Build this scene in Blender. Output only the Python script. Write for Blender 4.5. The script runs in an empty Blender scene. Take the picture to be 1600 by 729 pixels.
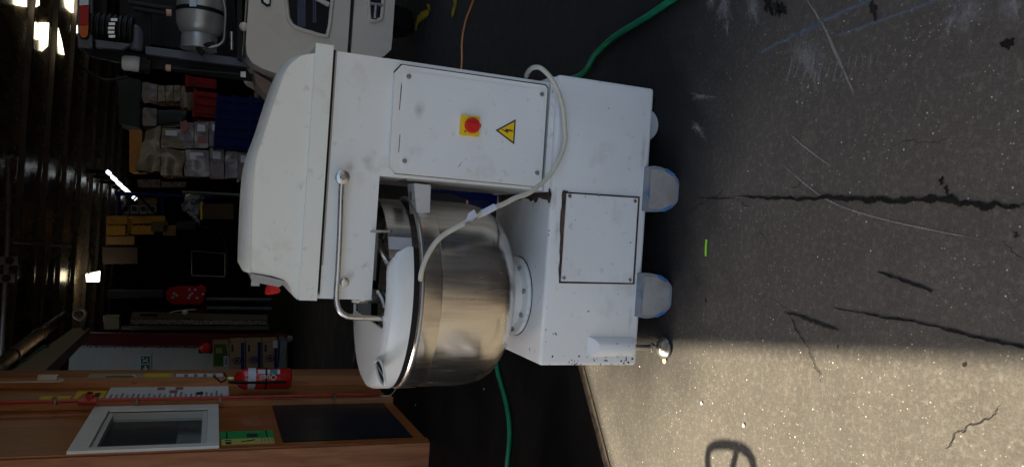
import bpy, bmesh, math, random
from mathutils import Vector, Matrix, noise
random.seed(7)
S = bpy.context.scene
COL = S.collection
R = math.radians

# ------------------------------------------------------------------ camera
FPX, PITCH, ROLL, CH = 1180.0, R(21.5), R(3.8), 1.5
fw = Vector((0, math.cos(PITCH), -math.sin(PITCH)))
u0 = Vector((1, 0, 0)).cross(fw)
c_, s_ = math.cos(ROLL), math.sin(ROLL)
RT = Vector((1, 0, 0)) * c_ + u0 * s_
UP = Vector((1, 0, 0)) * -s_ + u0 * c_
cd = bpy.data.cameras.new("camera"); cam = bpy.data.objects.new("camera", cd); COL.objects.link(cam)
cd.sensor_width = 36; cd.sensor_fit = 'HORIZONTAL'; cd.lens = FPX / 1600 * 36
cd.clip_start = 0.05; cd.clip_end = 400
# the phone was held upright and the picture is stored on its side
xa, ya, za = -UP, RT, -fw
m = Matrix((xa, ya, za)).transposed().to_4x4(); m.translation = Vector((0, 0, CH))
cam.matrix_world = m
S.camera = cam

# ------------------------------------------------------------------ light
SUN_EL, SUN_DIR = R(48), Vector((0.898, -0.440, 0))      # horizontal travel of the sunlight
w = bpy.data.worlds.new("World"); S.world = w; w.use_nodes = True
nt = w.node_tree; nt.nodes.clear()
sky = nt.nodes.new('ShaderNodeTexSky'); sky.sky_type = 'NISHITA'; sky.sun_disc = False
sky.sun_elevation = SUN_EL; sky.sun_rotation = math.atan2(-SUN_DIR.x, -SUN_DIR.y)
sky.air_density = 1.0; sky.dust_density = 4.5; sky.ozone_density = 0.35
bg = nt.nodes.new('ShaderNodeBackground'); bg.inputs[1].default_value = 0.072
wo = nt.nodes.new('ShaderNodeOutputWorld')
nt.links.new(sky.outputs[0], bg.inputs[0]); nt.links.new(bg.outputs[0], wo.inputs[0])
sl = bpy.data.lights.new("sun", 'SUN'); so = bpy.data.objects.new("sun", sl); COL.objects.link(so)
sl.energy = 3.4; sl.angle = R(0.6); sl.color = (1.0, 0.88, 0.66)
d = Vector((SUN_DIR.x * math.cos(SUN_EL), SUN_DIR.y * math.cos(SUN_EL), -math.sin(SUN_EL)))
so.rotation_euler = d.to_track_quat('-Z', 'Y').to_euler(); so.location = (-8, 5, 12)
S.view_settings.view_transform = 'Standard'; S.view_settings.look = 'None'
S.view_settings.gamma = 1; S.view_settings.exposure = 2.20
S.render.engine = 'CYCLES'
S.cycles.max_bounces = 8; S.cycles.diffuse_bounces = 5

# ------------------------------------------------------------------ measuring helpers (picture px -> point on a real plane)
def ray(x, y): return fw + RT * ((729 - y - 364.5) / FPX) - UP * ((x - 800) / FPX)
def onz(x, y, z=0.0):
    d = ray(x, y); return Vector((0, 0, CH)) + d * ((z - CH) / d.z)
def ony(x, y, Y):
    d = ray(x, y); return Vector((0, 0, CH)) + d * (Y / d.y)
def onx(x, y, X):
    d = ray(x, y); return Vector((0, 0, CH)) + d * (X / d.x)

# ------------------------------------------------------------------ materials
def mat(name, col, rough=0.5, metal=0.0, spec=0.5, bump=0.0, bscale=60, var=0.0, vscale=6, col2=None,
        c2scale=8, c2lo=0.5, c2hi=0.6, emit=None, estr=0, coat=0.0, aniso=0, stretch=None, alpha=1, trans=0, ior=1.45, c2detail=6):
    M = bpy.data.materials.new(name); M.use_nodes = True
    n = M.node_tree.nodes; l = M.node_tree.links; b = n['Principled BSDF']
    b.inputs['Base Color'].default_value = (*col, 1); b.inputs['Roughness'].default_value = rough
    b.inputs['Metallic'].default_value = metal; b.inputs['Specular IOR Level'].default_value = spec
    b.inputs['Coat Weight'].default_value = coat; b.inputs['Anisotropic'].default_value = aniso
    b.inputs['Transmission Weight'].default_value = trans; b.inputs['IOR'].default_value = ior
    b.inputs['Alpha'].default_value = alpha
    if emit: b.inputs['Emission Color'].default_value = (*emit, 1); b.inputs['Emission Strength'].default_value = estr
    tc = n.new('ShaderNodeTexCoord'); src = tc.outputs['Object']
    if stretch:
        mp = n.new('ShaderNodeMapping'); mp.inputs['Scale'].default_value = stretch
        l.new(src, mp.inputs[0]); src = mp.outputs[0]
    cur = None
    if var:
        t = n.new('ShaderNodeTexNoise'); t.inputs['Scale'].default_value = vscale; t.inputs['Detail'].default_value = 6
        l.new(src, t.inputs['Vector'])
        mr = n.new('ShaderNodeMapRange'); mr.inputs[1].default_value = .3; mr.inputs[2].default_value = .7
        mr.inputs[3].default_value = 1 - var; mr.inputs[4].default_value = 1 + var
        l.new(t.outputs[0], mr.inputs[0])
        mx = n.new('ShaderNodeVectorMath'); mx.operation = 'SCALE'; mx.inputs[0].default_value = col
        l.new(mr.outputs[0], mx.inputs['Scale']); cur = mx.outputs[0]
        rr = n.new('ShaderNodeMapRange'); rr.inputs[1].default_value = .3; rr.inputs[2].default_value = .7
        rr.inputs[3].default_value = rough * .8; rr.inputs[4].default_value = min(1, rough * 1.25)
        l.new(t.outputs[0], rr.inputs[0]); l.new(rr.outputs[0], b.inputs['Roughness'])
    if col2:
        t = n.new('ShaderNodeTexNoise'); t.inputs['Scale'].default_value = c2scale; t.inputs['Detail'].default_value = c2detail
        t.inputs['Roughness'].default_value = .65
        l.new(src, t.inputs['Vector'])
        mr = n.new('ShaderNodeMapRange'); mr.inputs[1].default_value = c2lo; mr.inputs[2].default_value = c2hi
        l.new(t.outputs[0], mr.inputs[0])
        mx = n.new('ShaderNodeMix'); mx.data_type = 'RGBA'
        l.new(mr.outputs[0], mx.inputs[0])
        if cur: l.new(cur, mx.inputs[6])
        else: mx.inputs[6].default_value = (*col, 1)
        mx.inputs[7].default_value = (*col2, 1); cur = mx.outputs[2]
    if cur: l.new(cur, b.inputs['Base Color'])
    if bump:
        t = n.new('ShaderNodeTexNoise'); t.inputs['Scale'].default_value = bscale; t.inputs['Detail'].default_value = 5
        l.new(src, t.inputs['Vector'])
        bp = n.new('ShaderNodeBump'); bp.inputs['Strength'].default_value = bump; bp.inputs['Distance'].default_value = .003
        l.new(t.outputs[0], bp.inputs['Height']); l.new(bp.outputs[0], b.inputs['Normal'])
    return M

# white machine paint: faint dirt, yellowing, small dark chips
def machine_paint(name, col, dirt, chips=0.73):
    M = mat(name, col, rough=.38, bump=.05, bscale=90, var=.035, vscale=3, coat=.15)
    n = M.node_tree.nodes; l = M.node_tree.links; b = n['Principled BSDF']
    cur = b.inputs['Base Color'].links[0].from_socket
    tc = n.new('ShaderNodeTexCoord')
    def layer(cur, scale, lo, hi, c, fac=1.0, detail=5):
        t = n.new('ShaderNodeTexNoise'); t.inputs['Scale'].default_value = scale; t.inputs['Detail'].default_value = detail
        t.inputs['Roughness'].default_value = .6; l.new(tc.outputs['Object'], t.inputs['Vector'])
        mr = n.new('ShaderNodeMapRange'); mr.inputs[1].default_value = lo; mr.inputs[2].default_value = hi
        mr.inputs[4].default_value = fac; l.new(t.outputs[0], mr.inputs[0])
        mx = n.new('ShaderNodeMix'); mx.data_type = 'RGBA'; l.new(mr.outputs[0], mx.inputs[0])
        l.new(cur, mx.inputs[6]); mx.inputs[7].default_value = (*c, 1); return mx.outputs[2]
    cur = layer(cur, 2.2, .42, .72, dirt, .5)
    cur = layer(cur, 7, .60, .82, (dirt[0] * .68, dirt[1] * .62, dirt[2] * .5), .55)
    cur = layer(cur, 24, .62, .72, (dirt[0] * .45, dirt[1] * .42, dirt[2] * .38), .35)
    cur = layer(cur, 42, chips + .008, chips + .028, (.05, .04, .035), .9, 2)
    l.new(cur, b.inputs['Base Color'])
    return M
PAINT = machine_paint('white_enamel', (.80, .795, .755), (.68, .65, .56), .755)
PAINT_BASE = machine_paint('white_enamel_chipped', (.745, .75, .725), (.63, .62, .57), .725)
CREAM = machine_paint('cream_plastic', (.79, .785, .70), (.74, .72, .61), .80)
WORN = machine_paint('worn_white', (.60, .60, .58), (.45, .43, .38), .66)
LID = mat('lid_plastic', (.75, .765, .735), rough=.22, var=.03, vscale=4, coat=.4, bump=.02)
STEEL = mat('brushed_steel', (.80, .765, .71), rough=.22, metal=1, aniso=.7, var=.05, vscale=20,
            stretch=(4, 4, .35), col2=(.33, .28, .26), c2scale=2.6, c2lo=.44, c2hi=.68, c2detail=8)  # dark upright streaks in the colour imitate reflected bands
for M_ in (STEEL,):
    tn = M_.node_tree.nodes.new('ShaderNodeTangent'); tn.direction_type = 'RADIAL'; tn.axis = 'Z'
    M_.node_tree.links.new(tn.outputs[0], M_.node_tree.nodes['Principled BSDF'].inputs['Tangent'])
STEELR = mat('steel_rod', (.60, .59, .56), rough=.28, metal=1, var=.1, vscale=30)
STEELD = mat('steel_dull', (.33, .32, .30), rough=.4, metal=1, var=.15, vscale=8)
RUST = mat('rust_edge', (.10, .055, .035), rough=.85, col2=(.02, .015, .012), c2scale=30, c2lo=.4, c2hi=.6)
BLACK = mat('black_rubber', (.008, .008, .008), rough=.6, spec=.25)
BLACKG = mat('black_metal', (.007, .007, .008), rough=.45, spec=.25, var=.3, vscale=10)
RED = mat('red_plastic', (.62, .02, .015), rough=.35)
YEL = mat('yellow_plate', (.85, .55, .01), rough=.4)
CABLE = mat('cream_cable', (.55, .52, .42), rough=.45, var=.1, vscale=20)
PAPER = mat('white_paper', (.62, .62, .64), rough=.6)
PRINTD = mat('print_dark', (.02, .02, .022), rough=.6)
BLUEP = mat('blue_plastic', (.002, .008, .06), rough=.5, spec=.12, var=.2, vscale=5)
HOSE = mat('green_hose', (.004, .20, .085), rough=.42, var=.15, vscale=12)

# ------------------------------------------------------------------ mesh helpers
def tag(o, label=None, cat=None, group=None, kind=None):
    if label: o['label'] = label
    if cat: o['category'] = cat
    if group: o['group'] = group
    if kind: o['kind'] = kind
    return o
def thing(name, label, cat, loc=(0, 0, 0), group=None):
    o = bpy.data.objects.new(name, None); COL.objects.link(o); o.location = loc; o.empty_display_size = .1
    return tag(o, label, cat, group)
def wloc(p):
    v = Vector((0, 0, 0))
    while p: v += p.location; p = p.parent
    return v
def obj(name, bm, mt, parent=None, smooth=False, bevel=0, seg=2, origin=None):
    """bm in world coordinates -> object; parent offset removed (no rotations on parents while building)"""
    if bevel:
        es = [e for e in bm.edges if len(e.link_faces) == 2 and e.calc_face_angle(0) > .5]
        bmesh.ops.bevel(bm, geom=es, offset=bevel, segments=seg, affect='EDGES', profile=.5, clamp_overlap=True)
    bmesh.ops.recalc_face_normals(bm, faces=bm.faces)
    off = wloc(parent) if parent else Vector(origin if origin is not None else (0, 0, 0))
    bmesh.ops.translate(bm, verts=bm.verts, vec=-off)
    me = bpy.data.meshes.new(name); bm.to_mesh(me); bm.free()
    for k in (mt if isinstance(mt, (list, tuple)) else [mt]): me.materials.append(k)
    if smooth:
        for p in me.polygons: p.use_smooth = True
        me.set_sharp_from_angle(angle=R(38))
    o = bpy.data.objects.new(name, me); COL.objects.link(o)
    if parent: o.parent = parent
    else: o.location = off
    return o
def B(): return bmesh.new()
def box(bm, x0, x1, y0, y1, z0, z1, mi=0):
    v = [bm.verts.new((x, y, z)) for x in (x0, x1) for y in (y0, y1) for z in (z0, z1)]
    for q in ((0, 1, 3, 2), (4, 6, 7, 5), (0, 4, 5, 1), (2, 3, 7, 6), (0, 2, 6, 4), (1, 5, 7, 3)):
        f = bm.faces.new([v[i] for i in q]); f.material_index = mi
    return bm
def prism(bm, pts, vec, mi=0):
    """closed polygon (list of Vector) extruded by vec"""
    vec = Vector(vec); a = [bm.verts.new(p) for p in pts]; b = [bm.verts.new(Vector(p) + vec) for p in pts]
    n = len(pts)
    f = bm.faces.new(a); f.material_index = mi; f = bm.faces.new(list(reversed(b))); f.material_index = mi
    for i in range(n):
        f = bm.faces.new((a[i], b[i], b[(i + 1) % n], a[(i + 1) % n])); f.material_index = mi
    return bm
def lathe(bm, prof, cen=(0, 0, 0), axis='Z', n=48, cap=True, mi=0):
    """prof list of (r,h)"""
    cen = Vector(cen); rings = []
    for r, h in prof:
        ring = []
        for i in range(n):
            a = 2 * math.pi * i / n; x, y = r * math.cos(a), r * math.sin(a)
            p = {'Z': (x, y, h), 'Y': (x, h, y), 'X': (h, x, y)}[axis]
            ring.append(bm.verts.new(cen + Vector(p)))
        rings.append(ring)
    for a, b in zip(rings, rings[1:]):
        for i in range(n):
            f = bm.faces.new((a[i], a[(i + 1) % n], b[(i + 1) % n], b[i])); f.material_index = mi
    if cap:
        for r_ in (rings[0], rings[-1]):
            f = bm.faces.new(r_); f.material_index = mi
    return bm
def smoothpath(pts, n=8, closed=False):
    pts = [Vector(p) for p in pts]; out = []
    m_ = len(pts)
    rng = range(m_ if closed else m_ - 1)
    for i in rng:
        p0 = pts[(i - 1) % m_] if closed or i > 0 else pts[0]
        p1 = pts[i]; p2 = pts[(i + 1) % m_]
        p3 = pts[(i + 2) % m_] if closed or i + 2 < m_ else pts[-1]
        for k in range(n):
            t = k / n
            out.append(.5 * ((2 * p1) + (p2 - p0) * t + (2 * p0 - 5 * p1 + 4 * p2 - p3) * t * t + (3 * p1 - p0 - 3 * p2 + p3) * t ** 3))
    if not closed: out.append(pts[-1])
    return out
def tube(bm, pts, r, n=12, cap=True, mi=0, closed=False):
    pts = [Vector(p) for p in pts]; rings = []; m_ = len(pts)
    prev = None
    for i, p in enumerate(pts):
        if closed: t = pts[(i + 1) % m_] - pts[i - 1]
        else: t = pts[min(i + 1, m_ - 1)] - pts[max(i - 1, 0)]
        t.normalize()
        if prev is None:
            a = t.cross(Vector((0, 0, 1)));
            if a.length < .1: a = t.cross(Vector((1, 0, 0)))
        else: a = prev - t * prev.dot(t)
        a.normalize(); prev = a; b = t.cross(a)
        rr = r[i] if isinstance(r, (list, tuple)) else r
        rings.append([bm.verts.new(p + (a * math.cos(2 * math.pi * k / n) + b * math.sin(2 * math.pi * k / n)) * rr) for k in range(n)])
    prs = list(zip(rings, rings[1:])) + ([(rings[-1], rings[0])] if closed else [])
    for a, b in prs:
        for k in range(n):
            f = bm.faces.new((a[k], a[(k + 1) % n], b[(k + 1) % n], b[k])); f.material_index = mi
    if cap and not closed:
        bm.faces.new(rings[0]); bm.faces.new(rings[-1])
    return bm
def text(name, s, size, loc, xdir, ydir, mt, parent=None, ext=.0008):
    cu = bpy.data.curves.new(name, 'FONT'); cu.body = s; cu.size = size; cu.extrude = ext; cu.align_x = 'CENTER'; cu.align_y = 'CENTER'
    t = bpy.data.objects.new(name + '_tmp', cu); COL.objects.link(t)
    bpy.context.view_layer.update()
    me = bpy.data.meshes.new_from_object(t.evaluated_get(bpy.context.evaluated_depsgraph_get()))
    bpy.data.objects.remove(t)
    x = Vector(xdir).normalized(); y = Vector(ydir).normalized(); z = x.cross(y)
    M = Matrix((x, y, z)).transposed().to_4x4(); M.translation = Vector(loc) - (wloc(parent) if parent else Vector())
    me.transform(M); me.materials.clear(); me.materials.append(mt)
    o = bpy.data.objects.new(name, me); COL.objects.link(o)
    if parent: o.parent = parent
    return o
def subdivide(bm, n):
    bmesh.ops.subdivide_edges(bm, edges=bm.edges[:], cuts=n, use_grid_fill=True)
def copy_tree(o, parent=None):
    c = o.copy(); COL.objects.link(c)
    if parent: c.parent = parent
    for ch in list(o.children): copy_tree(ch, c)
    return c

# ------------------------------------------------------------------ ground
def ground_mat():
    M = bpy.data.materials.new('worn_asphalt'); M.use_nodes = True
    n = M.node_tree.nodes; l = M.node_tree.links; b = n['Principled BSDF']
    tc = n.new('ShaderNodeTexCoord'); V = tc.outputs['Object']
    def nz(scale, detail=6, rough=.6, mp=None):
        t = n.new('ShaderNodeTexNoise'); t.inputs['Scale'].default_value = scale; t.inputs['Detail'].default_value = detail
        t.inputs['Roughness'].default_value = rough; s = V
        if mp:
            q = n.new('ShaderNodeMapping'); q.inputs['Scale'].default_value = mp; q.inputs['Rotation'].default_value = (0, 0, R(35)); l.new(V, q.inputs[0]); s = q.outputs[0]
        l.new(s, t.inputs['Vector']); return t.outputs[0]
    def mr(s, a, b_, c=0., d_=1.):
        q = n.new('ShaderNodeMapRange'); q.inputs[1].default_value = a; q.inputs[2].default_value = b_
        q.inputs[3].default_value = c; q.inputs[4].default_value = d_; l.new(s, q.inputs[0]); return q.outputs[0]
    def mixc(f, a, b_):
        q = n.new('ShaderNodeMix'); q.data_type = 'RGBA'
        if isinstance(f, float): q.inputs[0].default_value = f
        else: l.new(f, q.inputs[0])
        for i, s in ((6, a), (7, b_)):
            if isinstance(s, tuple): q.inputs[i].default_value = (*s, 1)
            else: l.new(s, q.inputs[i])
        return q.outputs[2]
    def mul(a, b_):
        q = n.new('ShaderNodeMath'); q.operation = 'MULTIPLY'; l.new(a, q.inputs[0])
        if isinstance(b_, float): q.inputs[1].default_value = b_
        else: l.new(b_, q.inputs[1])
        return q.outputs[0]
    col = mixc(mr(nz(1.3), .35, .65), (.075, .066, .054), (.112, .098, .078))
    col = mixc(mr(nz(7), .42, .68), col, (.080, .069, .056))
    col = mixc(mul(mr(nz(2.6, 7, .65), .48, .66), .55), col, (.052, .044, .036))
    col = mixc(mul(mr(nz(3.4, 6, .7), .56, .70), .35), col, (.20, .17, .13))
    col = mixc(mul(mr(nz(170, 3), .42, .62), .75), col, (.055, .052, .048))      # grain
    col = mixc(mul(mr(nz(60, 4), .5, .7), .5), col, (.16, .148, .125))
    col = mixc(mul(mr(nz(26, 4, .7, (1, 5, 1)), .60, .74), .45), col, (.17, .165, .155))  # dry brush marks
    # pale stone chips in the surface
    vo = n.new('ShaderNodeTexVoronoi'); vo.inputs['Scale'].default_value = 95; l.new(V, vo.inputs['Vector'])
    sz = mr(vo.outputs['Distance'], .10, .22, 1, 0)
    sp = n.new('ShaderNodeSeparateColor'); l.new(vo.outputs['Color'], sp.inputs[0])
    pick = mr(sp.outputs[0], .72, .74); sz = mul(mul(sz, pick), mr(nz(4, 2), .35, .6))
    col = mixc(mul(sz, .9), col, (.42, .39, .34))
    vo2 = n.new('ShaderNodeTexVoronoi'); vo2.inputs['Scale'].default_value = 52; l.new(V, vo2.inputs['Vector'])
    sp2 = n.new('ShaderNodeSeparateColor'); l.new(vo2.outputs['Color'], sp2.inputs[0])
    col = mixc(mul(mul(mr(vo2.outputs['Distance'], .07, .15, 1, 0), mr(sp2.outputs[1], .90, .91)), .9), col, (.60, .57, .50))
    # concrete colour blackens further in (follows position on the floor)
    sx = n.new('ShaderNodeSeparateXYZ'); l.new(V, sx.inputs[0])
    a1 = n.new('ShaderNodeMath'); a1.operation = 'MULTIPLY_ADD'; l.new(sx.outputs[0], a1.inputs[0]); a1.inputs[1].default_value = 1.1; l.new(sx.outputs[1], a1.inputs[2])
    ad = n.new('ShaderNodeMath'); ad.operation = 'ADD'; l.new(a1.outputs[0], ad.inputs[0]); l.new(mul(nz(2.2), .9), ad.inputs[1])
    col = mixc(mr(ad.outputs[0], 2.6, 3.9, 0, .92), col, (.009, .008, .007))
    # contact shade painted into the ground colour under and around the machine
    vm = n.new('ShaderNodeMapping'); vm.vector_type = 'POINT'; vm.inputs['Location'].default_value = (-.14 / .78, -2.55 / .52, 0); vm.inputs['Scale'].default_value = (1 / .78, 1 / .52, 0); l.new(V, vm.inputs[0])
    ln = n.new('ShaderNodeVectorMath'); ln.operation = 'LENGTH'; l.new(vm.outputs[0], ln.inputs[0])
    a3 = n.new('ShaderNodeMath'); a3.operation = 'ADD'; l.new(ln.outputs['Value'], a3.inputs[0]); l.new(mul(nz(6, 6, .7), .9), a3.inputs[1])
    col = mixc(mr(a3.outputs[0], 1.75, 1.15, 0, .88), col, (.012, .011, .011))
    l.new(col, b.inputs['Base Color']); b.inputs['Roughness'].default_value = .8; b.inputs['Specular IOR Level'].default_value = .3
    l.new(mr(nz(12), .3, .7, .62, .9), b.inputs['Roughness'])
    bp = n.new('ShaderNodeBump'); bp.inputs['Strength'].default_value = .5; bp.inputs['Distance'].default_value = .004
    l.new(nz(130, 6, .7), bp.inputs['Height']); l.new(bp.outputs[0], b.inputs['Normal'])
    return M
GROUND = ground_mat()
bm = B(); v = [bm.verts.new(p) for p in ((-60, -60, 0), (60, -60, 0), (60, 90, 0), (-60, 90, 0))]; bm.faces.new(v)
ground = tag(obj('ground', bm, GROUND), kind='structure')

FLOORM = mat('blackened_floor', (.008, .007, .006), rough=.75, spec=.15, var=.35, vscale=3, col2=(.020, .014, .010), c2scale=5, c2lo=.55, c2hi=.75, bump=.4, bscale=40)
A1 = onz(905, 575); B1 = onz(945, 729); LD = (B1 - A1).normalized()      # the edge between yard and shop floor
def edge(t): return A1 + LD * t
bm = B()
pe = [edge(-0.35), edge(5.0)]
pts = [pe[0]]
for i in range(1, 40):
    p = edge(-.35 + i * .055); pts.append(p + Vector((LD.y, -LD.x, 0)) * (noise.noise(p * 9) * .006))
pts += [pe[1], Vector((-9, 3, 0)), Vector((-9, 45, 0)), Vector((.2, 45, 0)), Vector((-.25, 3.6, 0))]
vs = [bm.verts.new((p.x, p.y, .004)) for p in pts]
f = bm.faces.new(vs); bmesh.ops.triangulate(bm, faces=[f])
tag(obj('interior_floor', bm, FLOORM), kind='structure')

# ---- marks lying in the yard surface: thin sheets, children of the ground
def stain_mat(name, col, op=1.0, scale=40, lo=.4, hi=.55, rough=.8, edge_w=.5, st=(1, 1, 1), uw=.12):
    M = bpy.data.materials.new(name); M.use_nodes = True
    n = M.node_tree.nodes; l = M.node_tree.links; b = n['Principled BSDF']; out = n['Material Output']
    b.inputs['Base Color'].default_value = (*col, 1); b.inputs['Roughness'].default_value = rough; b.inputs['Specular IOR Level'].default_value = .15
    uv = n.new('ShaderNodeUVMap'); sx = n.new('ShaderNodeSeparateXYZ'); l.new(uv.outputs[0], sx.inputs[0])
    def tri(s, edge_w=edge_w):
        a = n.new('ShaderNodeMath'); a.operation = 'SUBTRACT'; l.new(s, a.inputs[0]); a.inputs[1].default_value = .5
        c = n.new('ShaderNodeMath'); c.operation = 'ABSOLUTE'; l.new(a.outputs[0], c.inputs[0])
        m_ = n.new('ShaderNodeMapRange'); m_.inputs[1].default_value = .5; m_.inputs[2].default_value = .5 - edge_w * .5; l.new(c.outputs[0], m_.inputs[0]); return m_.outputs[0]
    tc = n.new('ShaderNodeTexCoord'); mp = n.new('ShaderNodeMapping'); mp.inputs['Scale'].default_value = st; l.new(tc.outputs['Object'], mp.inputs[0])
    t = n.new('ShaderNodeTexNoise'); t.inputs['Scale'].default_value = scale; t.inputs['Detail'].default_value = 6; t.inputs['Roughness'].default_value = .7; l.new(mp.outputs[0], t.inputs['Vector'])
    ml = n.new('ShaderNodeMath'); ml.operation = 'MULTIPLY'; l.new(tri(sx.outputs[0], uw or edge_w), ml.inputs[0]); l.new(tri(sx.outputs[1]), ml.inputs[1])
    ad = n.new('ShaderNodeMath'); ad.operation = 'MULTIPLY_ADD'; l.new(ml.outputs[0], ad.inputs[0]); ad.inputs[1].default_value = .5; l.new(t.outputs[0], ad.inputs[2])
    m2 = n.new('ShaderNodeMapRange'); m2.inputs[1].default_value = lo + .5; m2.inputs[2].default_value = hi + .5; m2.inputs[4].default_value = op; l.new(ad.outputs[0], m2.inputs[0])
    l.new(m2.outputs[0], b.inputs['Alpha'])
    return M
def strip(name, pts, widths, mt, z=.003, sub=6, jit=0.0, wob=0.0):
    """ribbon on the ground through picture points; widths in metres"""
    P = smoothpath([onz(*p) for p in pts], sub * (2 if wob else 1)); n = len(P)
    P = [p + Vector((noise.noise(p * 45), noise.noise(p * 45 + Vector((7, 7, 0))), 0)) * wob + Vector((noise.noise(p * 160), noise.noise(p * 160 + Vector((7, 7, 0))), 0)) * wob * .5 for p in P]
    bm = B(); uvl = bm.loops.layers.uv.new('UVMap'); rows = []
    for i, p in enumerate(P):
        t = (P[min(i + 1, n - 1)] - P[max(i - 1, 0)]).normalized(); nn = Vector((-t.y, t.x, 0)); u = i / (n - 1)
        k = u * (len(widths) - 1); a = int(min(k, len(widths) - 2)) if len(widths) > 1 else 0
        wd = widths[0] if len(widths) == 1 else widths[a] * (1 - (k - a)) + widths[a + 1] * (k - a)
        j1 = 1 + jit * noise.noise(p * 38 + Vector((3, 1, 0))); j2 = 1 + jit * noise.noise(p * 31 + Vector((9, 7, 0)))
        rows.append((bm.verts.new((p.x + nn.x * wd / 2 * j1, p.y + nn.y * wd / 2 * j1, z)), bm.verts.new((p.x - nn.x * wd / 2 * j2, p.y - nn.y * wd / 2 * j2, z)), u))
    for a, b_ in zip(rows, rows[1:]):
        f = bm.faces.new((a[0], b_[0], b_[1], a[1]))
        for lp, uv in zip(f.loops, ((a[2], 0), (b_[2], 0), (b_[2], 1), (a[2], 1))): lp[uvl].uv = uv
    return obj(name, bm, mt, ground)
TAR = stain_mat('tar', (.010, .009, .008), .95, 90, .10, .30, .9, .8)
TARF = stain_mat('tar_faint', (.018, .016, .015), 1, 60, .22, .42, .8, .9, uw=.5)
SCR = stain_mat('scratch', (.30, .285, .27), .5, 60, -.15, .25, .8, 1)
BLU = stain_mat('blue_scrape', (.12, .17, .23), .42, 80, -.05, .45, .7, 1)
WHT = stain_mat('pale_smear', (.24, .235, .23), .6, 60, .0, .42, .8, 1, (1, 2, 1), 1)
CRK = stain_mat('crack_line', (.014, .012, .01), .8, 50, .1, .4, .9, .9, uw=.6)
strip('tar_seam', [(1150, 306), (1200, 309), (1240, 311), (1290, 309), (1340, 312), (1400, 314), (1470, 312), (1530, 320), (1610, 322)], [.004, .012, .012, .016, .016, .019, .022, .018, .017], TAR, jit=1.2, wob=.003, sub=10)
strip('tar_seam', [(1090, 308), (1120, 310), (1150, 309)], [.002, .006, .003], TAR, jit=.6)
strip('tar_streak', [(1373, 424), (1410, 437), (1458, 456)], [.003, .012, .006], TAR, jit=1.3, wob=.004)
strip('tar_streak', [(1220, 485), (1245, 492), (1290, 508), (1325, 519)], [.010, .02, .020, .006], TARF, jit=.6)
strip('tar_streak', [(1300, 480), (1380, 494), (1450, 507), (1530, 527), (1610, 544)], [.003, .005, .007, .009, .009], TAR, jit=1.2, wob=.003)
strip('crack', [(1195, 449), (1215, 470), (1235, 492), (1250, 520), (1262, 542), (1275, 572), (1285, 597), (1290, 620)], [.002, .003, .004, .007, .005, .004, .003, .001], CRK, jit=.9, wob=.010)
strip('crack', [(1590, 620), (1560, 637), (1545, 652), (1520, 662), (1495, 682), (1478, 700), (1468, 729)], [.002, .004, .004, .005, .006, .004, .003], TARF, jit=.9, wob=.010)
strip('crack', [(1060, 345), (1090, 322), (1125, 303), (1138, 290)], [.002, .003, .003, .002], CRK, jit=.9, wob=.010)
strip('crack', [(1150, 309), (1165, 319), (1177, 328)], [.002, .004, .003], CRK, jit=.9, wob=.010)
strip('crack', [(1232, 296), (1245, 290), (1255, 281)], [.002, .005, .003], CRK, jit=.9, wob=.010)
strip('crack', [(1180, 345), (1195, 372), (1205, 385)], [.001, .003, .002], CRK, jit=.9, wob=.010)
strip('crack', [(1380, 232), (1420, 222), (1470, 220), (1530, 205)], [.001, .003, .002, .002], CRK, jit=.9, wob=.010)
strip('crack', [(1560, 370), (1580, 385), (1610, 410)], [.001, .003, .004], CRK, jit=.9, wob=.010)
strip('scratch', [(1225, 258), (1250, 280), (1290, 310), (1340, 331), (1400, 347), (1470, 362), (1545, 376)], [.002, .004, .005, .004, .005, .003, .001], SCR)
strip('scratch', [(1238, 212), (1265, 235), (1300, 260)], [.003, .005, .003], SCR)
strip('scratch', [(1262, 0), (1290, 45), (1310, 90), (1335, 145)], [.004, .008, .012, .004], SCR)
strip('scratch', [(1105, 522), (1140, 533), (1165, 548)], [.001, .003, .001], SCR)
strip('scrape', [(1185, 84), (1230, 62), (1290, 33), (1370, -4)], [.010, .024, .026, .016], BLU, jit=.8)
strip('scrape', [(1305, 57), (1350, 42), (1400, 24), (1470, 0)], [.008, .014, .016, .010], BLU, jit=.8)
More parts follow.
